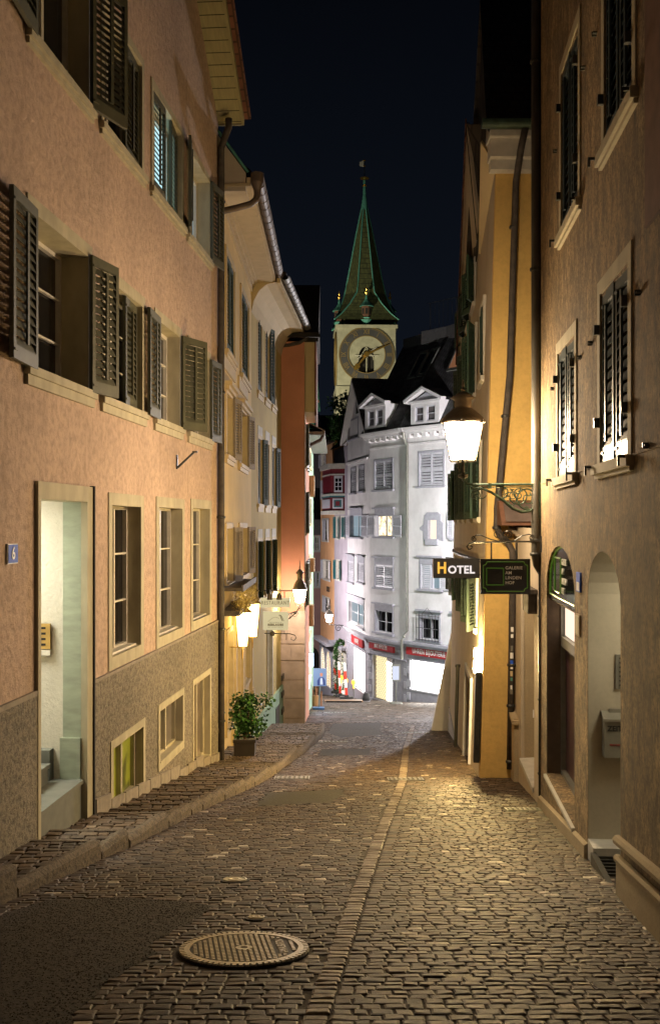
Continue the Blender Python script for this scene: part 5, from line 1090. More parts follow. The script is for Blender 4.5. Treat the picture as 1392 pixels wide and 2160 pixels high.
# niche with bell plate and letterbox
a, b, c, d = NIC
m = MB(); dp = 1.3
m.poly([(a, .0, -2.9), (a, dp, -2.9), (a, dp, d), (a, 0.0, d)]) if False else None
m.poly([(a-.004, .31, -3), (a-.004, dp, -3), (a-.004, dp, d), (a-.004, .31, d)]); m.poly([(b+.004, .31, -3), (b+.004, .31, d), (b+.004, dp, d), (b+.004, dp, -3)]); m.poly([(a, dp, -3), (b, dp, -3), (b, dp, d), (a, dp, d)]); m.poly([(a, .3, d-.02), (b, .3, d-.02), (b, dp, d-.02), (a, dp, d-.02)])
m.v = [(x, y, z) for x, y, z in m.v]; m.build('niche_wall', M['nicheplaster'], r1)
m = MB(); m.poly([(a+.003, .002, -2.9), (a+.003, .33, -2.9), (a+.003, .33, -.55), (a+.003, .002, -.55)]); arch_top(m, a+.003, b-.003, -.55, d-.003, .002, .31, spand=False); m.build('niche_jamb', M['nicheplaster'], r1)
m = MB(); m.box(a, b, .0, dp, -2.9, -2.58); m.box(a, a+.25, .0, .4, -2.58, -2.47); m.build('threshold', M['palestone'], r1)
m = MB(); 
for i in range(14): x = a+.28+(b-a-.3)*i/13; m.box(x-.008, x+.008, .02, .6, -2.56, -2.52)
for i in range(5): y = .03+.14*i; m.box(a+.27, b, y-.008, y+.008, -2.565, -2.525)
m.box(a+.25, b, -.02, .02, -2.6, -2.5); m.build('boot_grating', M['iron'], r1)
def onjamb(name, label, cat, depth_, zc):
    o = root(name, label, cat); q = FRt.A+FRt.e*(a+.004)+Vector((-FRt.e.y, FRt.e.x))*depth_; o.location = (q.x, q.y, zc); o.rotation_euler = (0, 0, FRt.rz+pi/2); return o
m = MB(); m.box(a+.35, b-.35, .55, .85, d-.06, d-.03); m.build('assumed_niche_light', emit('assumed_niche_glow', (1, .88, .66), 16), r1)  # assumed lamp, out of view, added to light the niche plaster
o = onjamb('letterbox', 'grey metal newspaper letterbox in the arched niche on the right', 'letterbox', .30, -1.65)
m = MB(); m.box(-.19, .28, -.10, 0, -.16, .14); m.prism([(-.2, -.115, .12), (.29, -.115, .12), (.29, 0, .17), (-.2, 0, .17)], [(-.2, -.115, .14), (.29, -.115, .14), (.29, 0, .19), (-.2, 0, .19)]); m.box(-.14, .22, -.03, 0, .17, .205); m.build('box', M['greybox'], o); text('ZEITUNGEN', .056, M['black'], o, (-.168, -.103, .065), FR, align='LEFT', bold=.002)
text('KEINE WERBUNG', .016, M['red'], o, (-.15, -.103, -.06), FR, align='LEFT')
o = onjamb('doorbell_plate', 'metal doorbell plate with a column of buttons above the letterbox', 'doorbell', .27, -1.15)
m = MB(); m.box(-.06, .14, -.015, 0, -.14, .13); m.build('plate', M['greymetal'], o); m = MB()
for i in range(7): m.lathe(0, 0, [(.008, 0), (.008, .01)], 8); m.v[-16:] = [(x-.025, -.022+z*.5, -.11+.035*i+y) for x, y, z in m.v[-16:]]
m.build('bell_buttons', M['dark'], o)
m = MB()
for k, h in enumerate((.36, .24)):
    pts = [(x, -.02, road_z(FRt.A.y+FRt.e.y*x)+h) for x in [b+.0+.4*i for i in range(20)] if x < LR]; m.tube(pts, .035-.006*k, 8)
m.build('base_moulding', M['ochre2'], r1)
m = MB(); x = 0
for (xa, xb) in ((0, NIC[0]), (NIC[1], LR)):
    zA = lambda x: road_z(FRt.A.y+FRt.e.y*x)
    m.prism([(xa, -.03, -4.2), (xb, -.03, -4.2), (xb, -.03, zA(xb)+(.22 if xa > 3 else .10)), (xa, -.03, zA(xa)+(.22 if xa > 3 else .10))], [(xa, 0.0, -4.2), (xb, 0.0, -4.2), (xb, 0.0, zA(xb)+(.22 if xa > 3 else .12)), (xa, 0.0, zA(xa)+(.22 if xa > 3 else .12))])
m.build('plinth', M['ochre2'], r1)
hn = root('house_number_plate', 'small blue and white enamel plate between the shop arch and the niche', 'house number'); q = FRt.A+FRt.e*Z1(1222); hn.location = (q.x, q.y, FRt.z(1222, 1228)); hn.rotation_euler = (0, 0, FRt.rz); m = MB(); m.box(-.10, .10, -.015, 0, -.08, .08); m.build('plate', M['bluesign'], hn); m = MB(); m.box(-.06, .08, -.018, -.014, -.07, .0); m.build('white_mark', M['whitetext'], hn)
pl = root('wall_plaque', 'plain tan plaque on the brown stucco below the blue plate', 'plaque'); q = FRt.A+FRt.e*Z1(1220); pl.location = (q.x, q.y, FRt.z(1220, 1318)); pl.rotation_euler = (0, 0, FRt.rz); m = MB(); m.box(-.12, .12, -.012, 0, -.09, .09); m.build('plate', M['ochre2'], pl)
m = MB(); m.box(-.105, .105, -.016, -.011, -.075, .075); m.build('inner_field', M['sand'], pl)
# thick pipe on the corner
cy_ = 11.40; cxp = (1130-CX)/FPX*cy_
q = lambda z, dx=0, dy=0: (cxp+dx, cy_+dy, z)
dp_ = downpipe('corner_downpipe', 'thick grey downpipe on the corner of the brown stucco house', [q(7), q(2), q(0), q(-.34), q(-.44, .02, .02), q(-.55, .10, .1), q(-.62, .25, .2)], .052, 'greypipe', [q(5.0), q(2.75), q(-.18), q(-.33)])
cb = root('cable_conduit', 'thin black conduit running down the corner to the cobbles', 'conduit', q(-3.0)); OFF[cb.name] = Vector((0, 0, 0)); OFF[cb.name] = Vector(q(-3.0)); m = MB(); m.tube([q(-.45, .04), q(-3.05, .04)], .016, 6); m.tube([q(-.45, .08), q(-3.05, .075)], .01, 5); m.build('conduit', M['iron'], cb)
m = MB(); 
for zb2 in (-1, -1.9, -2.7): m.box(cxp+.02, cxp+.10, cy_-.02, cy_+.03, zb2-.01, zb2+.01)
m.build('clips', M['iron'], cb)
# ------------------------------------------------------------------ low infill wall between the two houses
F2R = FRy(14.3, 11.45); r2 = F2R.root('low_infill_wall', 'low tan wall with a deep doorway between the yellow and the brown house', 'wall', -3.5); Z2 = F2R.x
DO = (Z2(1098), Z2(1126), -3.0, -.80)
m = MB(); wall_grid(m, 0, F2R.L, -4, -.12, [DO], 0, .05); m.box(-.02, F2R.L, .0, 1.5, -.12, -.05); m.build('wall', M['beige'], r2)
m = MB(); a, b, c, d = DO; m.poly([(a, .04, c), (a, .9, c), (a, .9, d), (a, .04, d)]); m.poly([(b, .04, c), (b, .04, d), (b, .9, d), (b, .9, c)]); m.poly([(a, .9, c), (b, .9, c), (b, .9, d), (a, .9, d)]); m.poly([(a, 0, d), (b, 0, d), (b, .9, d), (a, .9, d)]); m.build('recess', M['ochre2'], r2)
m = MB(); m.prism([(a, -.02, c-.06), (b, -.02, c-.06), (b, .9, c-.0), (a, .9, c-.0)], [(a, -.02, c-.0), (b, -.02, c-.0), (b, .9, c+.06), (a, .9, c+.06)]); m.build('sill', M['palestone'], r2)
m = MB(); m.box(-.1, .5, -.06, 0, -4, -2.55); m.prism([(-.1, -.09, -2.55), (.55, -.09, -2.62), (.55, 0, -2.62), (-.1, 0, -2.55)], [(-.1, -.09, -2.5), (.55, -.09, -2.57), (.55, 0, -2.57), (-.1, 0, -2.5)]); m.build('pier', M['ochre2'], r2)
m = MB(); m.box(b-.35, b+.35, -.16, 0, d+.02, d+.07); m.box(b-.3, b+.3, -.1, 0, d-.2, d+.02); m.build('door_hood', M['pipe'], r2)
it = root('intercom', 'small square white intercom in the tan doorway recess', 'intercom'); q_ = F2R.A+F2R.e*a+Vector((-F2R.e.y, F2R.e.x))*.20; it.location = (q_.x, q_.y, (CY-1508)/FPX*13.4); it.rotation_euler = (0, 0, F2R.rz+pi/2); m = MB(); m.box(-.05, .05, -.02, 0, -.05, .05); m.build('cover', M['whiteplastic'], it); m = MB(); m.lathe(0, 0, [(.014, 0), (.014, .006)], 10); m.v = [(x, -.021-z, y) for x, y, z in m.v]; m.build('button', M['dark'], it)
ab = root('awning_box', 'brown glazed canopy box with slatted shelf on the yellow wall', 'canopy', (2.5, 14.1, -.1)); OFF[ab.name] = Vector((2.5, 14.1, -.1))
m = MB(); m.prism([(2.24, 13.75, -.02), (2.24, 14.29, -.02), (2.24, 14.29, .32), (2.24, 14.0, .30)], [(2.95, 13.75, -.02), (2.95, 14.29, -.02), (2.95, 14.29, .32), (2.95, 14.0, .30)]); m.build('case', M['redbrown'], ab)
m = MB(); m.prism([(2.29, 13.755, .03), (2.9, 13.755, .03), (2.9, 13.965, .27), (2.29, 13.965, .27)], [(2.29, 13.74, .03), (2.9, 13.74, .03), (2.9, 13.95, .27), (2.29, 13.95, .27)]); m.build('sloping_pane', simple('dusty_glass', (.13, .10, .09), .2, 0, .3, 3, 0), ab)
m = MB()
for i in range(8): x = 2.40+.07*i; m.prism([(x, 13.6, -.16-.02*i), (x+.05, 13.6, -.16-.02*i), (x+.05, 14.25, -.06), (x, 14.25, -.06)], [(x, 13.6, -.13-.02*i), (x+.05, 13.6, -.13-.02*i), (x+.05, 14.25, -.03), (x, 14.25, -.03)])
m.build('slatted_shelf', M['taupe'], ab)
# ------------------------------------------------------------------ yellow house
yh = root('yellow_house', 'deep yellow house end wall with a high dark roof and slanting downpipe', 'house', (2.4, 14.3, -3.9)); OFF[yh.name] = Vector((2.4, 14.3, -3.9))
m = MB(); m.prism([(2.02, 14.3, -4), (7, 14.3, -4), (7, 14.3, 5), (2.255, 14.3, 5)], [(2.03, 14.5, -4), (7, 14.5, -4), (7, 14.5, 5), (2.265, 14.5, 5)]); m.build('wall', M['yellow'], yh)
m = MB(); m.prism([(2.06, 14.5, -4), (7, 14.5, -4), (7, 14.5, 5), (2.29, 14.5, 5)], [(2.36, 17.9, -4), (7.3, 17.9, -4), (7.3, 17.9, 5), (2.60, 17.9, 5)]); m.build('side_wall', M['beige'], yh)
m = MB(); m.box(2.15, 7, 14.12, 14.3, 4.75, 4.88); m.box(2.13, 7, 14.0, 14.3, 4.88, 5.12); m.box(2.11, 7, 13.9, 14.3, 5.12, 5.20); m.build('cornice', M['palestone'], yh)
m = MB(); m.prism([(2.05, 13.86, 5.22), (7, 13.86, 5.22), (7, 16.9, 8.35), (2.40, 16.9, 8.35)], [(2.05, 13.86, 5.30), (7, 13.86, 5.30), (7, 16.9, 8.43), (2.40, 16.9, 8.43)]); m.prism([(2.40, 16.9, 8.35), (7, 16.9, 8.35), (7, 19.5, 4.6), (2.5, 19.5, 4.6)], [(2.40, 16.9, 8.43), (7, 16.9, 8.43), (7, 19.5, 4.7), (2.5, 19.5, 4.7)])
m.prism([(2.41, 14.2, 5.0), (2.45, 16.9, 8.35), (2.6, 19.3, 4.6)], [(2.5, 14.2, 5.0), (2.55, 16.9, 8.35), (2.7, 19.3, 4.6)]); m.build('roof', M['tiles'], yh)
m = MB(); c_ = [P(1013, 300, 14.25), P(1047, 352, 14.29), P(1040, 545, 17.4), P(1009, 535, 17.6)]; m.prism(c_, [p+Vector((.03, .05, .05)) for p in c_]); m.build('verge_soffit', M['covecream'], yh)
m = MB(); rr_ = .085
prof2 = [(13.78+rr_*cos(R(180+20*i)), 5.25+rr_*sin(R(180+20*i))) for i in range(10)]+[(13.78-rr_, 5.27)]
m.prism([(1.98, a, b) for a, b in prof2], [(7, a, b) for a, b in prof2]); m.build('gutter', M['greeniron'], yh)
pts = [(2.55, 13.78, 5.18), (2.52, 13.95, 4.95), (2.50, 14.2, 4.6), (2.42, 14.22, 2.0), (2.25, 14.22, .2), (2.24, 14.2, -.02), (2.28, 14.2, -.15), (2.40, 14.2, -.26), (2.455, 14.2, -.38), (2.455, 14.2, -.8), (2.42, 14.2, -3.30)]
dp2 = downpipe('yellow_wall_downpipe', 'sticker covered downpipe slanting down the yellow wall', pts, .046, 'pipe', [(2.47, 14.22, 4.0), (2.36, 14.22, 1.45), (2.24, 14.2, -.05), (2.44, 14.2, -1.9), (2.43, 14.2, -2.45), (2.42, 14.2, -3.2)])
random.seed(12)
for i, (py, w_, h_, mt) in enumerate(((1327, .035, .045, 'whitetext'), (1341, .03, .035, 'whitetext'), (1367, .03, .05, 'greymetal'), (1382, .04, .055, 'whitetext'), (1396, .04, .035, 'bluesign'), (1407, .035, .03, 'whitetext'), (1420, .035, .05, 'creamtrim'), (1432, .03, .03, 'verdigris'), (1449, .025, .04, 'whitetext'), (1458, .035, .05, 'greymetal'))):
    z = (CY-py)/FPX*14.2; x = 2.455-(.035)*max(0, (-z-.8)/2.5); m = MB(); k = [(sin(R(t))*w_/.046, t) for t in (-40, -20, 0, 20, 40)]
    a1 = R(50)*w_/.04
    P0 = [(x+.0475*sin(t*a1/2-.1), 14.2-.0475*cos(t*a1/2-.1)) for t in (-1, -.5, 0, .5, 1)]; m.prism([(q[0], q[1], z-h_*.7) for q in P0]+[(q[0], q[1]+.002, z-h_*.7) for q in P0[::-1]], [(q[0], q[1], z+h_*.7) for q in P0]+[(q[0], q[1]+.002, z+h_*.7) for q in P0[::-1]]); m.build('sticker', M[mt], dp2)
# ------------------------------------------------------------------ beige battered house front
lb = lambda y: .963+.0805*y
FBt = Facade(lb(26), 26, lb(14.45), 14.45); rb = FBt.root('beige_house', 'beige leaning house front with green shutters in the dark right row', 'house', -5.3); LB = FBt.L
BX = lambda px, z: FBt.x(px, -.027*z)
def shear(m): m.v = [(x, y+.027*z, z) for x, y, z in m.v]; return m
bd = [(BX(983, -3), BX(994, -3), -5.0, -2.5)]
rows = []
for (z0, z1, n_, x0_, w_, st_) in ((-1.55, -.75, 5, 1.0, 1.0, 2.1), (.10, 1.25, 5, 1.0, 1.0, 2.1), (2.2, 3.4, 5, 1.0, 1.0, 2.1)):
    for i in range(n_): rows.append((x0_+st_*i, x0_+st_*i+w_, z0, z1))
rows += [(2.8+1.8*i, 3.7+1.8*i, 3.95, 4.75) for i in range(3)]
m = MB(); wall_grid(m, 0, LB, -6, 3.6, [inn(q) for q in rows if q[3] < 3.6]+bd, 0, .2); wall_grid(m, 1.2, LB, 3.6, 5.0, [inn(q) for q in rows if q[3] > 3.6], 0, .2); m.poly([(1.2, 0, 5.0), (LB, 0, 5.0), (LB, 0, 5.2), (8.6, 0, 6.6), (3.0, 0, 5.2)])
m.poly([(LB, 0, -6), (LB, 3, -6), (LB, 3, 5), (LB, 0, 5)]); m.poly([(0, 0, -6), (0, 0, 3.6), (0, 3, 3.6), (0, 3, -6)]); m.poly([(0, 0, 3.6), (1.2, 0, 3.6), (1.2, 3, 3.6), (0, 3, 3.6)]); shear(m).build('wall', M['beige'], rb)
for i, q in enumerate(rows):
    lv = [(-1, 18, .42), (1, 16, .42)] if i % 4 != 2 else [(-1, 178), (1, 178)]
    wn_ = window(rb, *q, fr=.07, sill=.09, depth=.18, out=.01, leaves=lv, sh='greenpaint' if i % 4 == 1 else 'darkgreen', mat='palestone', n=14, rows=2); zmid = (q[2]+q[3])/2; wn_.location.y += .027*zmid-.02
m = MB(); m.box(0, LB, -.03, 0, -6, -4.45+.0); shear(m).build('plinth', M['greystone'], rb)
m = MB(); a, b, c, d = bd[0]; m.box(a-.1, a, -.04, .15, c, d+.1); m.box(b, b+.1, -.04, .15, c, d+.1); m.box(a, b, -.04, .15, d, d+.1); db = shear(m).build('door_surround', M['greystone'], rb); m = MB(); m.box(a, b, .12, .17, c, d); m.box(a+.15, b-.15, .10, .12, c+.4, d-.3); shear(m).build('door_leaf', M['olive'], db)
m = MB(); x = BX(972, -3); m.tube([(x, -.07, -5.1), (x, -.07, -2.75)], .035, 8); m.tube([(x, -.07, -2.75), (x, -.07, -2.70)], .05, 8); shear(m).build('standpipe', M['iron'], rb)
m = MB(); m.prism([(0, -.75, -6), (0, .1, -6), (0, .1, -1.8)], [(.35, -.75, -6), (.35, .1, -6), (.35, .1, -1.8)]); m.build('buttress', M['white'], rb)
m = MB(); m.box(LB-.02, LB+.12, -.08, -.0, -3.25, -2.02); shear(m).build('dark_panel', M['iron'], rb)
m = MB(); m.tube([(.8, -.05, -.62), (4, -.16, -.58), (8, -.12, -.55), (LB, -.1, -.5)], .03, 5); m.build('string_rail', M['iron'], rb)
v0 = [P(983, 262, 17.5), P(1008, 470, 17.8), P(978, 778, 24.4), P(963, 770, 24.0)]; m = MB(); m.prism(v0, [p+Vector((.05, .05, .06)) for p in v0])
vb = root('far_roof_verge', 'x', 'roof'); bpy.data.objects.remove(vb)
vv = m.build('verge_soffit', M['beige'], None); vv.parent = rb; vv.matrix_parent_inverse = (Matrix.Translation(Vector(rb.location)) @ Matrix.Rotation(FBt.rz, 4, 'Z')).inverted()
m = MB(); a_ = [P(981, 262, 17.4), P(984, 262, 17.45), P(964, 770, 24.0), P(960.5, 770, 23.9)]; m.prism(a_, [p+Vector((.0, .02, .10)) for p in a_])
vv = m.build('verge_tiles', M['redtile'], None); vv.parent = rb; vv.matrix_parent_inverse = (Matrix.Translation(Vector(rb.location)) @ Matrix.Rotation(FBt.rz, 4, 'Z')).inverted()
m = MB(); a_ = [P(983, 262, 17.5), P(1020, 262, 17.3), P(1040, 520, 17.8), P(1006, 500, 18.2)]; m.prism(a_, [p+Vector((.0, .1, -.02)) for p in a_])
vv = m.build('roof_slope', M['tiles'], None); vv.parent = rb; vv.matrix_parent_inverse = (Matrix.Translation(Vector(rb.location)) @ Matrix.Rotation(FBt.rz, 4, 'Z')).inverted()
# ------------------------------------------------------------------ lamps
def street_lantern(name, label, base, h, wt, wb, glass, capk=1.0, n=6):
    o = root(name, label, 'street lamp', base, 0, 'old street lanterns'); OFF[o.name] = Vector((0, 0, 0)); hg = lambda r, z: [(cos(2*pi*i/n+.35)*r, sin(2*pi*i/n+.35)*r, z) for i in range(n)]
    m = MB(); gA, gB = hg(wb*.98, 0), hg(wt*.98, h); [m.poly([gA[i], gA[(i+1) % n], gB[(i+1) % n], gB[i]]) for i in range(n)]; m.build('glass', M[glass], o)
    m = MB(); A, B = hg(wb+.006, 0), hg(wt+.006, h)
    for i in range(n): m.tube([A[i], B[i]], wt*.045, 5); m.tube([A[i], A[(i+1) % n]], wt*.05, 5); m.tube([B[i], B[(i+1) % n]], wt*.06, 5)
    for i in range(n): m.tube([Vector(B[i])*1.0, Vector(B[i])+Vector((cos(2*pi*i/n+.35)*.02, sin(2*pi*i/n+.35)*.02, .03))], wt*.05, 5)
    m.build('frame', M['lampiron'], o)
    m = MB(); m.lathe(0, 0, [(wt*1.06, h), (wt*1.08, h+.02), (wt*.98, h+.05), (wt*.82, h+.11*capk), (wt*.58, h+.17*capk), (wt*.38, h+.21*capk), (wt*.42, h+.23*capk), (wt*.40, h+.31*capk), (wt*.62, h+.34*capk), (wt*.30, h+.40*capk), (wt*.08, h+.43*capk)], 18); m.build('cap', M['lampiron'], o, True)
    m = MB(); m.lathe(0, 0, [(.01, h+.43*capk), (wt*.12, h+.46*capk), (.01, h+.49*capk), (wt*.07, h+.52*capk), (.004, h+.60*capk)], 10); m.build('finial', M['lampiron'], o); return o
YA = 11.38; bA = P(976, 972, YA)
la = street_lantern('street_lantern', 'big glowing street lantern on the scrolled green bracket at the right', bA, .41, .226, .142, 'lampglass', .78)
m = MB(); q = lambda px, py, dy=0: P(px, py, YA+dy)-bA
m.tube([(0, 0, .0), (0, 0, -.12), (0, 0, -.17)], [.018, .02, .026], 8)
for s_ in (-1, 1): m.tube([(s_*.05, 0, .0), (s_*.035, 0, -.12)], .006, 5)
m.lathe(0, 0, [(.03, -.19), (.055, -.175), (.055, -.15), (.03, -.14)], 10); m.lathe(0, 0, [(.135, -.004), (.135, .002)], 12)
m.build('post', M['iron'], la); m = MB()
m.tube([q(976, 1003), q(977, 1012), q(984, 1020), q(992, 1022), q(1137, 1022)], .014, 8); m.tube([q(990, 1028), q(1137, 1027)], .007, 6)
m.tube([q(992, 1030), q(1015, 1030), q(1035, 1038), q(1062, 1056), q(1080, 1072), q(1100, 1080), q(1118, 1078), q(1130, 1066), q(1136, 1045)], [.010, .012, .014, .017, .019, .018, .015, .013, .012], 8)
m.tube([q(1139, 1012), q(1139, 1092)], .018, 6); m.box(q(1140, 0).x-.02, q(1140, 0).x+.03, -.04, .04, q(0, 1094).z, q(0, 1014).z)
def scr(cx_, cy_2, r0, r1, a0, t, th=.008): m.tube([q(cx_, cy_2)+Vector((a, 0, b)) for a, b in spiral(0, 0, r0/FPX*YA, r1/FPX*YA, a0, t, 30)], [th*(1-.5*i/30) for i in range(31)], 5)
scr(1112, 1050, 26, 4, -60, -1.7, .012); scr(1094, 1044, 22, 3, 200, 1.6, .009); scr(1058, 1040, 15, 3, 120, -1.6, .008); scr(1072, 1052, 18, 3, 300, 1.3, .007); scr(1004, 1044, 12, 3, 90, 1.7, .008); scr(1012, 1040, 14, 4, -20, -1.0, .006); scr(1082, 1046, 10, 2, 0, 1.6, .006); scr(1109, 1073, 5, 1, 0, 1.5, .006); scr(1128, 1032, 6, 2, 0, 1.5, .007)
for px, py in ((1079, 1034), (1070, 1046), (1085, 1042), (1097, 1034), (1064, 1031), (1094, 1060), (1074, 1064), (1118, 1044)):
    c0 = q(px, py)
    for k in range(3): a = 2*pi*k/3+px; m.tube([c0, c0+Vector((cos(a)*.03, random.uniform(-.01, .01), sin(a)*.03))], [.009, .003], 5)
for px in (1032, 1127): c0 = q(px, 1025); m.box(c0.x-.018, c0.x+.018, -.022, .022, c0.z-.03, c0.z+.03)
m.build('scroll_bracket', M['greeniron'], la)
def pl(name, energy, loc, color, parent, r): 
    l = bpy.data.lights.new(name, 'POINT'); l.energy = energy; l.color = color; l.shadow_soft_size = r; o = bpy.data.objects.new(name, l); COL.objects.link(o); o.location = loc; o.parent = parent; return o
YB = 27.4; bB = P(632.5, 1271, YB)
lb_ = street_lantern('street_lantern', 'glowing street lantern beside the salmon end wall above the stone base', bB, .345, .175, .105, 'lampglassB', 1.25)
m = MB(); q = lambda px, py, dy=0: P(px, py, YB+dy)-bB
m.tube([(0, 0, 0), (0, 0, -.08), q(632, 1280), q(626, 1290), q(612, 1294), q(600, 1296, 1.1)], .018, 6); m.tube([q(602, 1312, 1.1), q(612, 1303), q(626, 1292)], .014, 6)
for s_ in (-1, 1): m.tube([(s_*.09, 0, 0), (s_*.09, 0, -.06), (0, 0, -.16)], .01, 5)
m.tube([q(622, 1296)+Vector((a, 0, b)) for a, b in spiral(0, 0, .09, .02, 0, 1.6)], .009, 5); m.tube([q(610, 1300)+Vector((a, 0, b)) for a, b in spiral(0, 0, .07, .02, 90, -1.5)], .009, 5); m.build('bracket', M['iron'], lb_)
YC = 57; bC = P(693.5, 1312, YC)
lc = street_lantern('street_lantern', 'smallest glowing street lantern far down in front of the orange house', bC, .42, .21, .12, 'lampglassC', 1.1)
m = MB(); q = lambda px, py, dy=0: P(px, py, YC+dy)-bC; m.tube([(0, 0, 0), (0, 0, -.12), q(700, 1318), q(720, 1319, 3), q(728, 1320, 3.6)], .03, 6); m.tube([q(714, 1325, 2)+Vector((a, 0, b)) for a, b in spiral(0, 0, .22, .03, 0, 1.6)], .02, 5); m.build('bracket', M['iron'], lc)
ld = street_lantern('street_lantern', 'assumed unseen street lantern round the right bend behind the beige house', (6.6, 40, .6), .45, .23, .14, 'assumedglassD' if 'assumedglassD' in M else 'lampglassC', 1.1)  # assumed lantern, never in view, added to light the pale corner building
m = MB(); m.tube([(0, 0, 0), (0, 0, -.2), (.2, 0, -.3), (.9, 0, -.3)], .03, 6); m.build('bracket', M['iron'], ld)
le = street_lantern('street_lantern', 'assumed unseen street lantern round the left bend behind the mint house', (-4.2, 58, -3.6), .5, .25, .15, 'assumedglassE', 1.1)  # assumed lantern, unseen, added to brighten the orange and lavender fronts
m = MB(); m.tube([(0, 0, 0), (0, 0, -.3), (0, 0, -6)], [.03, .05, .08], 8); m.build('post', M['iron'], le)
lf_ = street_lantern('street_lantern', 'added fill lantern on a long arm behind the viewpoint, out of view', (.3, -5.5, 1.9), .42, .218, .142, 'fillglassF', .95)  # unseen lantern added behind the camera as a weak fill light
m = MB(); m.tube([(0, 0, 0), (0, 0, -.2), (.3, 0, -.25), (.6, 0, -.25)], .016, 6); m.build('bracket', M['greeniron'], lf_)
hh_ = root('hidden_corner_house', 'grey house round the right bend carrying the assumed lantern', 'house', (9, 36, -7)); OFF[hh_.name] = Vector((9, 36, -7)); m = MB(); m.prism([(6.2, 30, -8), (12, 30, -8), (12, 30, 3), (6.2, 30, 3)], [(8.5, 46, -8), (14, 46, -8), (14, 46, 3), (8.5, 46, 3)]); m.build('wall', M['beige'], hh_); m = MB(); m.box(6, 12, 29.9, 38, 3, 3.2); m.build('roof', M['tiles'], hh_)
# two-part sconce at the corner
sc_ = root('corner_sconce', 'glaring two part glass sconce at the corner of the yellow house', 'wall lamp', P(1004, 1402, 14.75)); OFF[sc_.name] = Vector((0, 0, 0))
m = MB(); m.lathe(0, 0, [(.020, .08), (.030, .11), (.030, .20), (.018, .235)], 12); m.lathe(0, 0, [(.028, -.115), (.040, -.06), (.040, .03), (.025, .068)], 12); m.build('glass', M['sconceglow'], sc_)
m = MB(); m.lathe(0, 0, [(.025, .066), (.03, .07), (.03, .08), (.02, .084)], 12); m.box(.0, .09, -.01, .01, .06, .085); m.build('holder', M['iron'], sc_)
# ------------------------------------------------------------------ hanging signs
def sgn(name, label, xa, xb, yt, yb, Y, mat, th=.05, tilt=0):
    c = (P(xa, yt, Y)+P(xb, yb, Y))/2; w_, h_ = (xb-xa)/FPX*Y, (yb-yt)/FPX*Y; o = root(name, label, 'sign', c, tilt); OFF[o.name] = Vector((0, 0, 0)); m = MB(); m.box(-w_/2, w_/2, -th/2, th/2, -h_/2, h_/2); m.build('panel', M[mat], o); return o, w_, h_
o, w_, h_ = sgn('hotel_sign', 'black box sign with glowing HOTEL lettering', 913, 1010, 1178, 1219, 14.0, 'black', .12)
text('H', .205, M['hotelH'], o, (-w_*.32, -.064, -.0), FR, bold=.006, ext=.004, sx_=.85)
text('OTEL', .142, M['hotel'], o, (w_*.10, -.064, -.022), FR, bold=.004, ext=.004, sp=1.05)
m = MB(); m.box(w_/2, w_/2+.14, -.02, .02, h_*.3, h_*.36); m.box(w_/2, w_/2+.14, -.02, .02, -h_*.36, -h_*.3); m.build('wall_bracket', M['iron'], o)
o, w_, h_ = sgn('gallery_sign', 'black gallery sign with green outline hanging from the wrought iron bar', 1013, 1117, 1179, 1253, 11.3, 'black', .04, R(-3))
m = MB(); a, b, k = w_/2-.03, h_/2-.03, .035; ol = [(-a+k, b), (a-k, b), (a-k, b-k*.5), (a-k*.5, b-k), (a, b-k), (a, -b+k), (a-k*.5, -b+k), (a-k, -b+k*.5), (a-k, -b), (-a+k, -b), (-a+k, -b+k*.5), (-a+k*.5, -b+k), (-a, -b+k), (-a, b-k), (-a+k*.5, b-k), (-a+k, b-k*.5)]
for i in range(len(ol)): (xa, za), (xb, zb_) = ol[i], ol[(i+1) % len(ol)]; m.tube([(xa, -.023, za), (xb, -.023, zb_)], .0038, 4)
for (xa, za, xb, zb_) in ((-.2, -.09, -.02, -.09), (-.02, -.09, -.02, .09), (-.02, .09, -.2, .09), (-.2, .09, -.2, -.09)): m.tube([(xa, -.023, za), (xb, -.023, zb_)], .0035, 4)
m.build('green_outline', M['greentext'], o)
for i, s_ in enumerate(('GALERIE', 'AM', 'LINDEN', 'HOF')): text(s_, .047, M['whitetext'], o, (-.002, -.022, .092-.053*i), FR, align='LEFT', bold=.0006, sp=1.05)
q = lambda px, py: P(px, py, 11.3)-Vector(o.location)
m = MB(); m.tube([q(1141, 1142), q(1000, 1144), q(990, 1147), q(985, 1153), q(988, 1159), q(994, 1158), q(996, 1153), q(992, 1151)], .010, 6)
m.tube([q(1000, 1133), q(1004, 1129), q(1014, 1129), q(1035, 1138), q(1052, 1142), q(1060, 1135), q(1060, 1125)], .007, 5)
for (cx_, cy_2, r0, a0, t) in ((1000, 1137, 6, 90, 1.4), (1049, 1128, 9, 0, 1.7), (1072, 1128, 9, 180, -1.7), (1120, 1134, 6, 90, -1.4)): m.tube([q(cx_, cy_2)+Vector((a, 0, b)) for a, b in spiral(0, 0, r0/FPX*11.3, .008, a0, t)], .006, 5)
m.tube([q(1061, 1142), q(1061, 1120)], .009, 5); m.tube([q(1062, 1135), q(1070, 1142), q(1085, 1140), q(1100, 1130), q(1115, 1127), q(1126, 1132)], .007, 5); m.tube([q(1036, 1145), q(1036, 1180)], .010, 6); m.tube([q(1089, 1145), q(1089, 1180)], .010, 6); m.tube([q(1140, 1130), q(1140, 1165)], .014, 6); m.build('scroll_bar', M['iron'], o)
o, w_, h_ = sgn('restaurant_sign', 'cream box sign reading RESTAURANT above the framed one', 550, 612, 1261, 1281, 22.9, 'signcream', .1); text('RESTAURANT', .115, M['sigletter'], o, (0, -.052, -.005), FR, sx_=.72, sp=1.25, bold=.001)
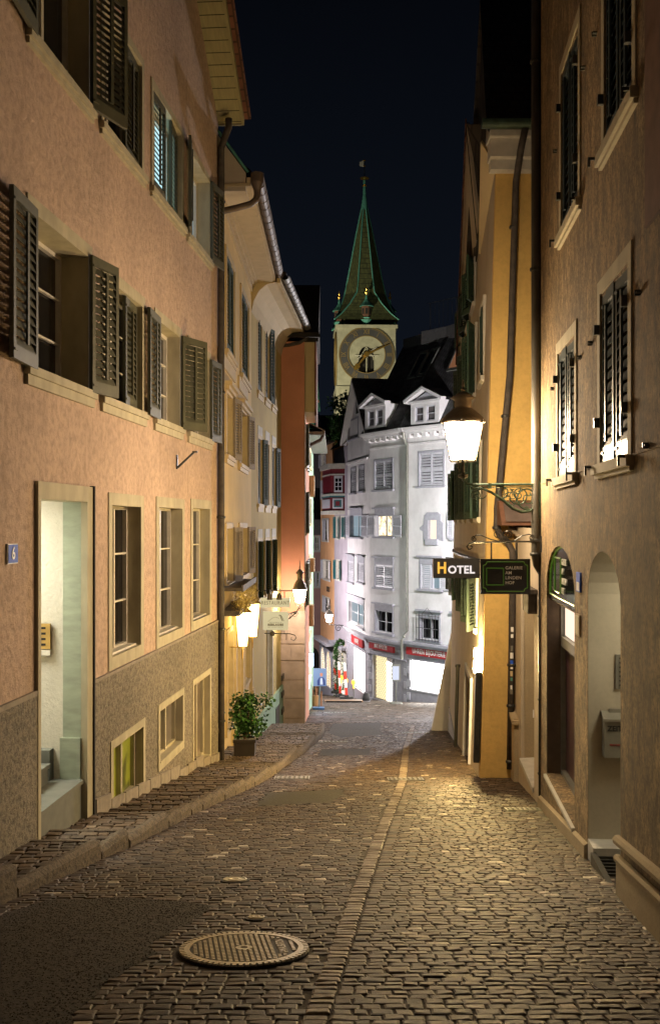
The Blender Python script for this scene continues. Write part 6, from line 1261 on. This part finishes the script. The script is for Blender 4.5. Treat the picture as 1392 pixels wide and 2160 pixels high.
q = lambda px, py: P(px, py, 22.9)-Vector(o.location)
m = MB(); m.tube([q(532, 1246), q(622, 1246)], .013, 5); m.tube([q(560, 1246), q(560, 1262)], .01, 5); m.tube([q(600, 1246), q(600, 1262)], .01, 5); m.build('rod', M['iron'], o)
for px in (570, 590):
    m = MB(); c0 = q(px, 1256); m.lathe(c0.x, -.18, [(.03, c0.z-.06), (.06, c0.z-.08), (.05, c0.z+.02), (.02, c0.z+.06)], 10); m.tube([(c0.x, -.18, c0.z+.05), (c0.x, -.02, c0.z+.14)], .01, 5); m.build('spotlight', M['lampiron'], o)
o, w_, h_ = sgn('restaurant_emblem_sign', 'square cream sign with a drawn emblem below the RESTAURANT box', 555, 608, 1290, 1329, 22.9, 'signcream', .06)
text('RESTAURANT &', .032, M['sigletter'], o, (0, -.033, -.035), FR, sp=1.2); text('REBLAUBE', .062, M['sigletter'], o, (0, -.033, -.085), FR, bold=.004, sp=1.3, sx_=.95); text('BAR  LOUNGE  GARTEN', .026, M['sigletter'], o, (0, -.033, -.135), FR, sp=1.2)
m = MB(); m.tube([(-.16+.02*i, -.033, -.02+.10*sin(i/14*pi*.9)) for i in range(13)], .003, 4); m.tube([(.10, -.033, .12), (.12, -.033, .06), (.15, -.033, .0)], .008, 4); m.tube([(.13, -.033, .10), (.16, -.033, .04), (.18, -.033, 0)], .006, 4); m.tube([(.07, -.033, .12), (.10, -.033, .13), (.13, -.033, .10)], .006, 4); m.build('emblem', M['sigletter'], o)
q = lambda px, py: P(px, py, 22.9)-Vector(o.location)
m = MB(); m.tube([q(558, 1336), q(612, 1337), q(622, 1340), q(625, 1346), q(620, 1351), q(614, 1349), q(615, 1344)], .01, 5); m.tube([q(604, 1337), q(604, 1350)], .008, 5); m.tube([q(575, 1330), q(575, 1336)], .008, 5); m.tube([q(600, 1330), q(600, 1336)], .008, 5); m.build('scroll_rod', M['iron'], o)
m = MB(); m.lathe(0, 0, [(.02, -.05), (.05, -.03), (.05, .03), (.02, .05)], 10); m.v = [(x+q(575, 1340).x, y-.08, z+q(575, 1336).z) for x, y, z in m.v]; m.build('spotlight', M['lampiron'], o)
# ------------------------------------------------------------------ plant, stands, beacons and other small things
pb = P(517, 1597, 16.6); pt_ = bush('potted_laurel', 'leafy laurel bush in a square dark planter by the restaurant steps', 'potted plant', pb, .25, .19, .36, 1900, .062, seed=11)
pt_.children[0].location = (0, 0, .30); pt_.children[1].location = (0, 0, .26)
m = MB(); a = .165; m.prism([(-a*.95, -a*.95, 0), (a*.95, -a*.95, 0), (a*.95, a*.95, 0), (-a*.95, a*.95, 0)], [(-a, -a, .28), (a, -a, .28), (a, a, .28), (-a, a, .28)]); m.box(-a-.012, a+.012, -a-.012, -a+.02, .26, .305); m.box(-a-.012, a+.012, a-.02, a+.012, .26, .305); m.box(-a-.012, -a+.02, -a, a, .261, .304); m.box(a-.02, a+.012, -a, a, .261, .304); m.build('planter', M['planter'], pt_)
def gp(px, py): return G(px, py)
b0 = gp(672, 1497); k = b0.y/FPX
o = root('poster_stand', 'blue lit poster of a man in an orange cap on a pavement stand', 'poster stand', b0); OFF[o.name] = Vector((0, 0, 0)); m = MB(); m.box(-.22, .22, -.16, .16, 0, .09); m.build('base', M['photonavy'] if False else simple('blue_stand_base', (.05, .12, .25), .5), o); m = MB(); m.tube([(0, 0, .09), (.06, 0, 17*k+.6)], .025, 6); m.build('pole', M['greymetal'], o)
z0, z1 = (1497-1447)*k, (1497-1410)*k; xl, xr = (661-672)*k, (688-672)*k; m = MB(); m.box(xl, xr, -.03, .03, z0, z1); m.build('poster', M['photoblue'], o); cx_ = (xl+xr)/2+.05
m = MB(); m.ext([(cx_-.14, z0+.03), (cx_+.16, z0+.03), (cx_+.15, z0+.22), (cx_+.09, z0+.33), (cx_-.07, z0+.33), (cx_-.15, z0+.2)], -.036, -.031); m.build('printed_jacket', M['photonavy'], o); m = MB(); m.ext([(cx_-.04, z0+.06), (cx_+.07, z0+.06), (cx_+.05, z0+.30), (cx_-.03, z0+.30)], -.040, -.037); m.build('printed_shirt', M['photowhite'], o)
m = MB(); m.ext([(cx_+.01+.055*cos(R(t)), z0+.42+.06*sin(R(t))) for t in range(0, 360, 40)], -.036, -.031); m.ext([(cx_+.01+.06*cos(R(t)), z0+.45+.05*sin(R(t))) for t in range(0, 181, 30)], -.041, -.037); m.build('printed_head', M['photoskin'], o)
b0 = gp(664, 1490); o = root('umbrella_bin', 'tan bin holding rolled parasols behind the poster stand', 'bin', b0); OFF[o.name] = Vector((0, 0, 0)); m = MB(); m.lathe(0, 0, [(.13, 0), (.17, .45)], 12); m.build('bin', M['wood'], o); m = MB()
for i in range(5): a = i*1.3; m.tube([(cos(a)*.07, sin(a)*.07, .3), (cos(a)*.12, sin(a)*.12, .85)], [.03, .015], 6)
m.tube([(.26, 0, 0), (.27, 0, .62)], .04, 6); m.build('rolled_parasols', M['terracotta'], o)
proto = None
for i, (px, py, pt2, lean, lab) in enumerate(((731, 1474, 1398, .06, 'nearest red and white striped hazard post with amber lamp'), (718, 1470, 1396, .07, 'middle red and white striped hazard post leaning left'), (708.5, 1462, 1392, .07, 'farthest and thinnest red and white striped hazard post'))):
    b0 = P(px, py, (55.5, 57.5, 60.0)[i]); H_ = (py-pt2)/FPX*b0.y
    if proto is None:
        o = root('hazard_post', lab, 'hazard post', b0, 0, 'striped hazard posts at the bend'); OFF[o.name] = Vector((0, 0, 0)); m = MB(); m.box(-.35, .35, -.2, .2, 0, .12); m.box(-.12, .12, -.12, .12, .12, .2); m.build('foot', M['blackrub'], o)
        for j in range(4):
            z0, z1 = .15+(H_-.15)*j/4, .15+(H_-.15)*(j+1)/4; m = MB(); m.prism([(-.075-z0*lean, -.03, z0), (.075-z0*lean, -.03, z0), (.075-z0*lean, .03, z0), (-.075-z0*lean, .03, z0)], [(-.075-z1*lean, -.03, z1), (.075-z1*lean, -.03, z1), (.075-z1*lean, .03, z1), (-.075-z1*lean, .03, z1)]); m.build('red_band' if j % 2 == 0 else 'white_band', M['redplastic' if j % 2 == 0 else 'whiteplastic'], o)
        m = MB(); m.lathe(.38, 0, [(.04, .55), (.05, .75), (.12, .80), (.12, .95), (.05, 1.0)], 10); m.build('beacon', M['orangelamp'], o); m = MB(); m.tube([(.38, 0, .1), (.38, 0, .6)], .02, 5); m.tube([(.38, 0, .6), (.1, 0, .5)], .02, 5); m.build('beacon_post', M['greymetal'], o); proto = o
    else:
        o = proto.copy(); COL.objects.link(o); o['label'] = lab; o.location = b0; sc = 1; o.scale = (.8, .8, H_/((1474-1398)/FPX*proto.location.y))
        for ch in proto.children: c2 = ch.copy(); COL.objects.link(c2); c2.parent = o
b0 = gp(772, 1479); o = root('stone_bollard', 'squat dark conical stone at the corner of the shop', 'bollard', b0); OFF[o.name] = Vector((0, 0, 0)); m = MB(); m.lathe(0, 0, [(.19, 0), (.17, .2), (.14, .36), (.10, .40)], 12); m.build('stone', M['blackrub'], o, True); m = MB(); m.lathe(0, 0, [(.21, 0), (.21, .03), (.18, .04)], 12); m.build('foot', M['greystone'], o)
b0 = gp(835, 1485); k = b0.y/FPX; o = root('menu_stand', 'grey information stand with a poster in front of the lit shop door', 'sign stand', b0); OFF[o.name] = Vector((0, 0, 0)); m = MB(); m.lathe(0, 0, [(.30, 0), (.28, .06), (.05, .10)], 16); m.build('base', M['greymetal'], o); m = MB(); m.tube([(0, 0, .05), (0, 0, 1.2)], .03, 8); m.build('pole', M['greymetal'], o); m = MB(); m.box(-.2, .2, -.04, .04, 48*k, 84*k); m.build('case', M['greymetal'], o); m = MB(); m.box(-.15, .13, -.045, -.04, 51*k, 80*k); m.build('sheet', M['photowhite'], o)
b0 = P(718, 1440, 60.2); o = root('fir_garland', 'green fir garland with fairy lights arched round a doorway', 'garland', b0); OFF[o.name] = Vector((0, 0, 0)); k = 60.2/FPX; path = [(-9*k, -28*k), (-9*k, 60*k)]+[(9.5*k*cos(R(t)), 72*k+17*k*sin(R(t))) for t in range(170, 9, -20)]+[(9*k, 60*k), (9*k, -16*k)]
m = MB(); fl = MB(); random.seed(6)
for i in range(len(path)-1):
    A, B = Vector((path[i][0], 0, path[i][1])), Vector((path[i+1][0], 0, path[i+1][1])); n_ = int((B-A).length*190)
    for j in range(n_):
        p = A.lerp(B, random.random())+Vector((random.gauss(0, .07), random.gauss(0, .07)-.15, random.gauss(0, .06))); d_ = Vector((random.gauss(0, 1), random.gauss(0, 1), random.gauss(0, 1))).normalized()*.17; n2 = d_.cross(Vector((random.random(), random.random(), random.random()))).normalized()*.045; m.poly([p-n2, p+n2, p+d_])
        if j % 14 == 0 and i > 8: fl.box(p.x-.02, p.x+.02, p.y-.1, p.y-.06, p.z-.02, p.z+.02)
m.build('fir_needles', M['leaf'], o); fl.build('fairy_lights', M['warmlit'], o)
o = root('wooden_ramp', 'flat wooden board laid on the cobbles by the hazard posts', 'board', gp(722, 1481)); o.rotation_euler = (-math.atan(.14), 0, 0); OFF[o.name] = Vector((0, 0, 0)); m = MB(); m.prism([(-.8, -.7, .02), (.95, -.7, .02), (.9, .9, .02), (-.9, .9, .02)], [(-.8, -.7, .09), (.95, -.7, .09), (.9, .9, .09), (-.9, .9, .09)]); m.build('board', M['wood'], o); m = MB(); m.box(-.75, .9, -.74, -.70, .0, .07); m.build('batten', M['dark'], o)
# cloth banners hanging over the street beyond the cream bay
o = root('street_banner', 'long sea green cloth banner hanging behind the cream bay', 'banner', P(655, 905, 36)); OFF[o.name] = Vector(P(655, 905, 36)); m = MB(); a_ = [P(652, 720, 36), P(664, 735, 36), P(676, 868, 36), P(652, 868, 36)]; m.prism(a_, [p+Vector((0, .03, 0)) for p in a_]); a_ = [P(650, 868, 36.1), P(669, 868, 36.1), P(662, 905, 36.1), P(650, 905, 36.1)]; m.prism(a_, [p+Vector((0, .03, 0)) for p in a_]); m.build('cloth', M['banner'], o)
m = MB(); a_ = [P(652, 845, 35.9), P(666, 845, 35.9), P(666, 868, 35.9), P(652, 868, 35.9)]; m.prism(a_, [p+Vector((0, .03, 0)) for p in a_]); m.build('blue_cloth', M['bluecloth'], o); m = MB(); m.tube([P(650, 847, 35.8), P(673, 846, 35.8)], .05, 6); m.build('banner_rod', M['terracotta'], o)
# assumed floodlights for the tower, placed out of view
for i, (loc, en, lab, tg) in enumerate((((-26, 128, -6), 125000, 'assumed unseen rooftop floodlight to the left of the church tower', (cxT, cyT-4, 26)), ((16, 118, 2), 14000, 'assumed unseen rooftop floodlight to the right of the church tower', (cxT, cyT-4, 30)))):
    o = root('floodlight', lab, 'floodlight', loc, 0, 'assumed tower floodlights'); OFF[o.name] = Vector((0, 0, 0)); m = MB(); m.box(-.5, .5, -.35, .0, -.35, .35); m.build('housing', M['iron'], o); m = MB(); m.box(-.06, .06, -.2, -.1, -1.2, -.3); m.build('stand', M['iron'], o)
    l = bpy.data.lights.new('assumed_flood_beam', 'SPOT'); l.energy = en; l.color = (1, .93, .66); l.spot_size = R(42); l.spot_blend = .7; l.shadow_soft_size = .3; lo = bpy.data.objects.new('assumed_flood_beam', l); COL.objects.link(lo); lo.parent = o; lo.location = (0, .1, 0); dr = Vector(tg)-Vector(loc); lo.rotation_euler = dr.to_track_quat('-Z', 'Y').to_euler()
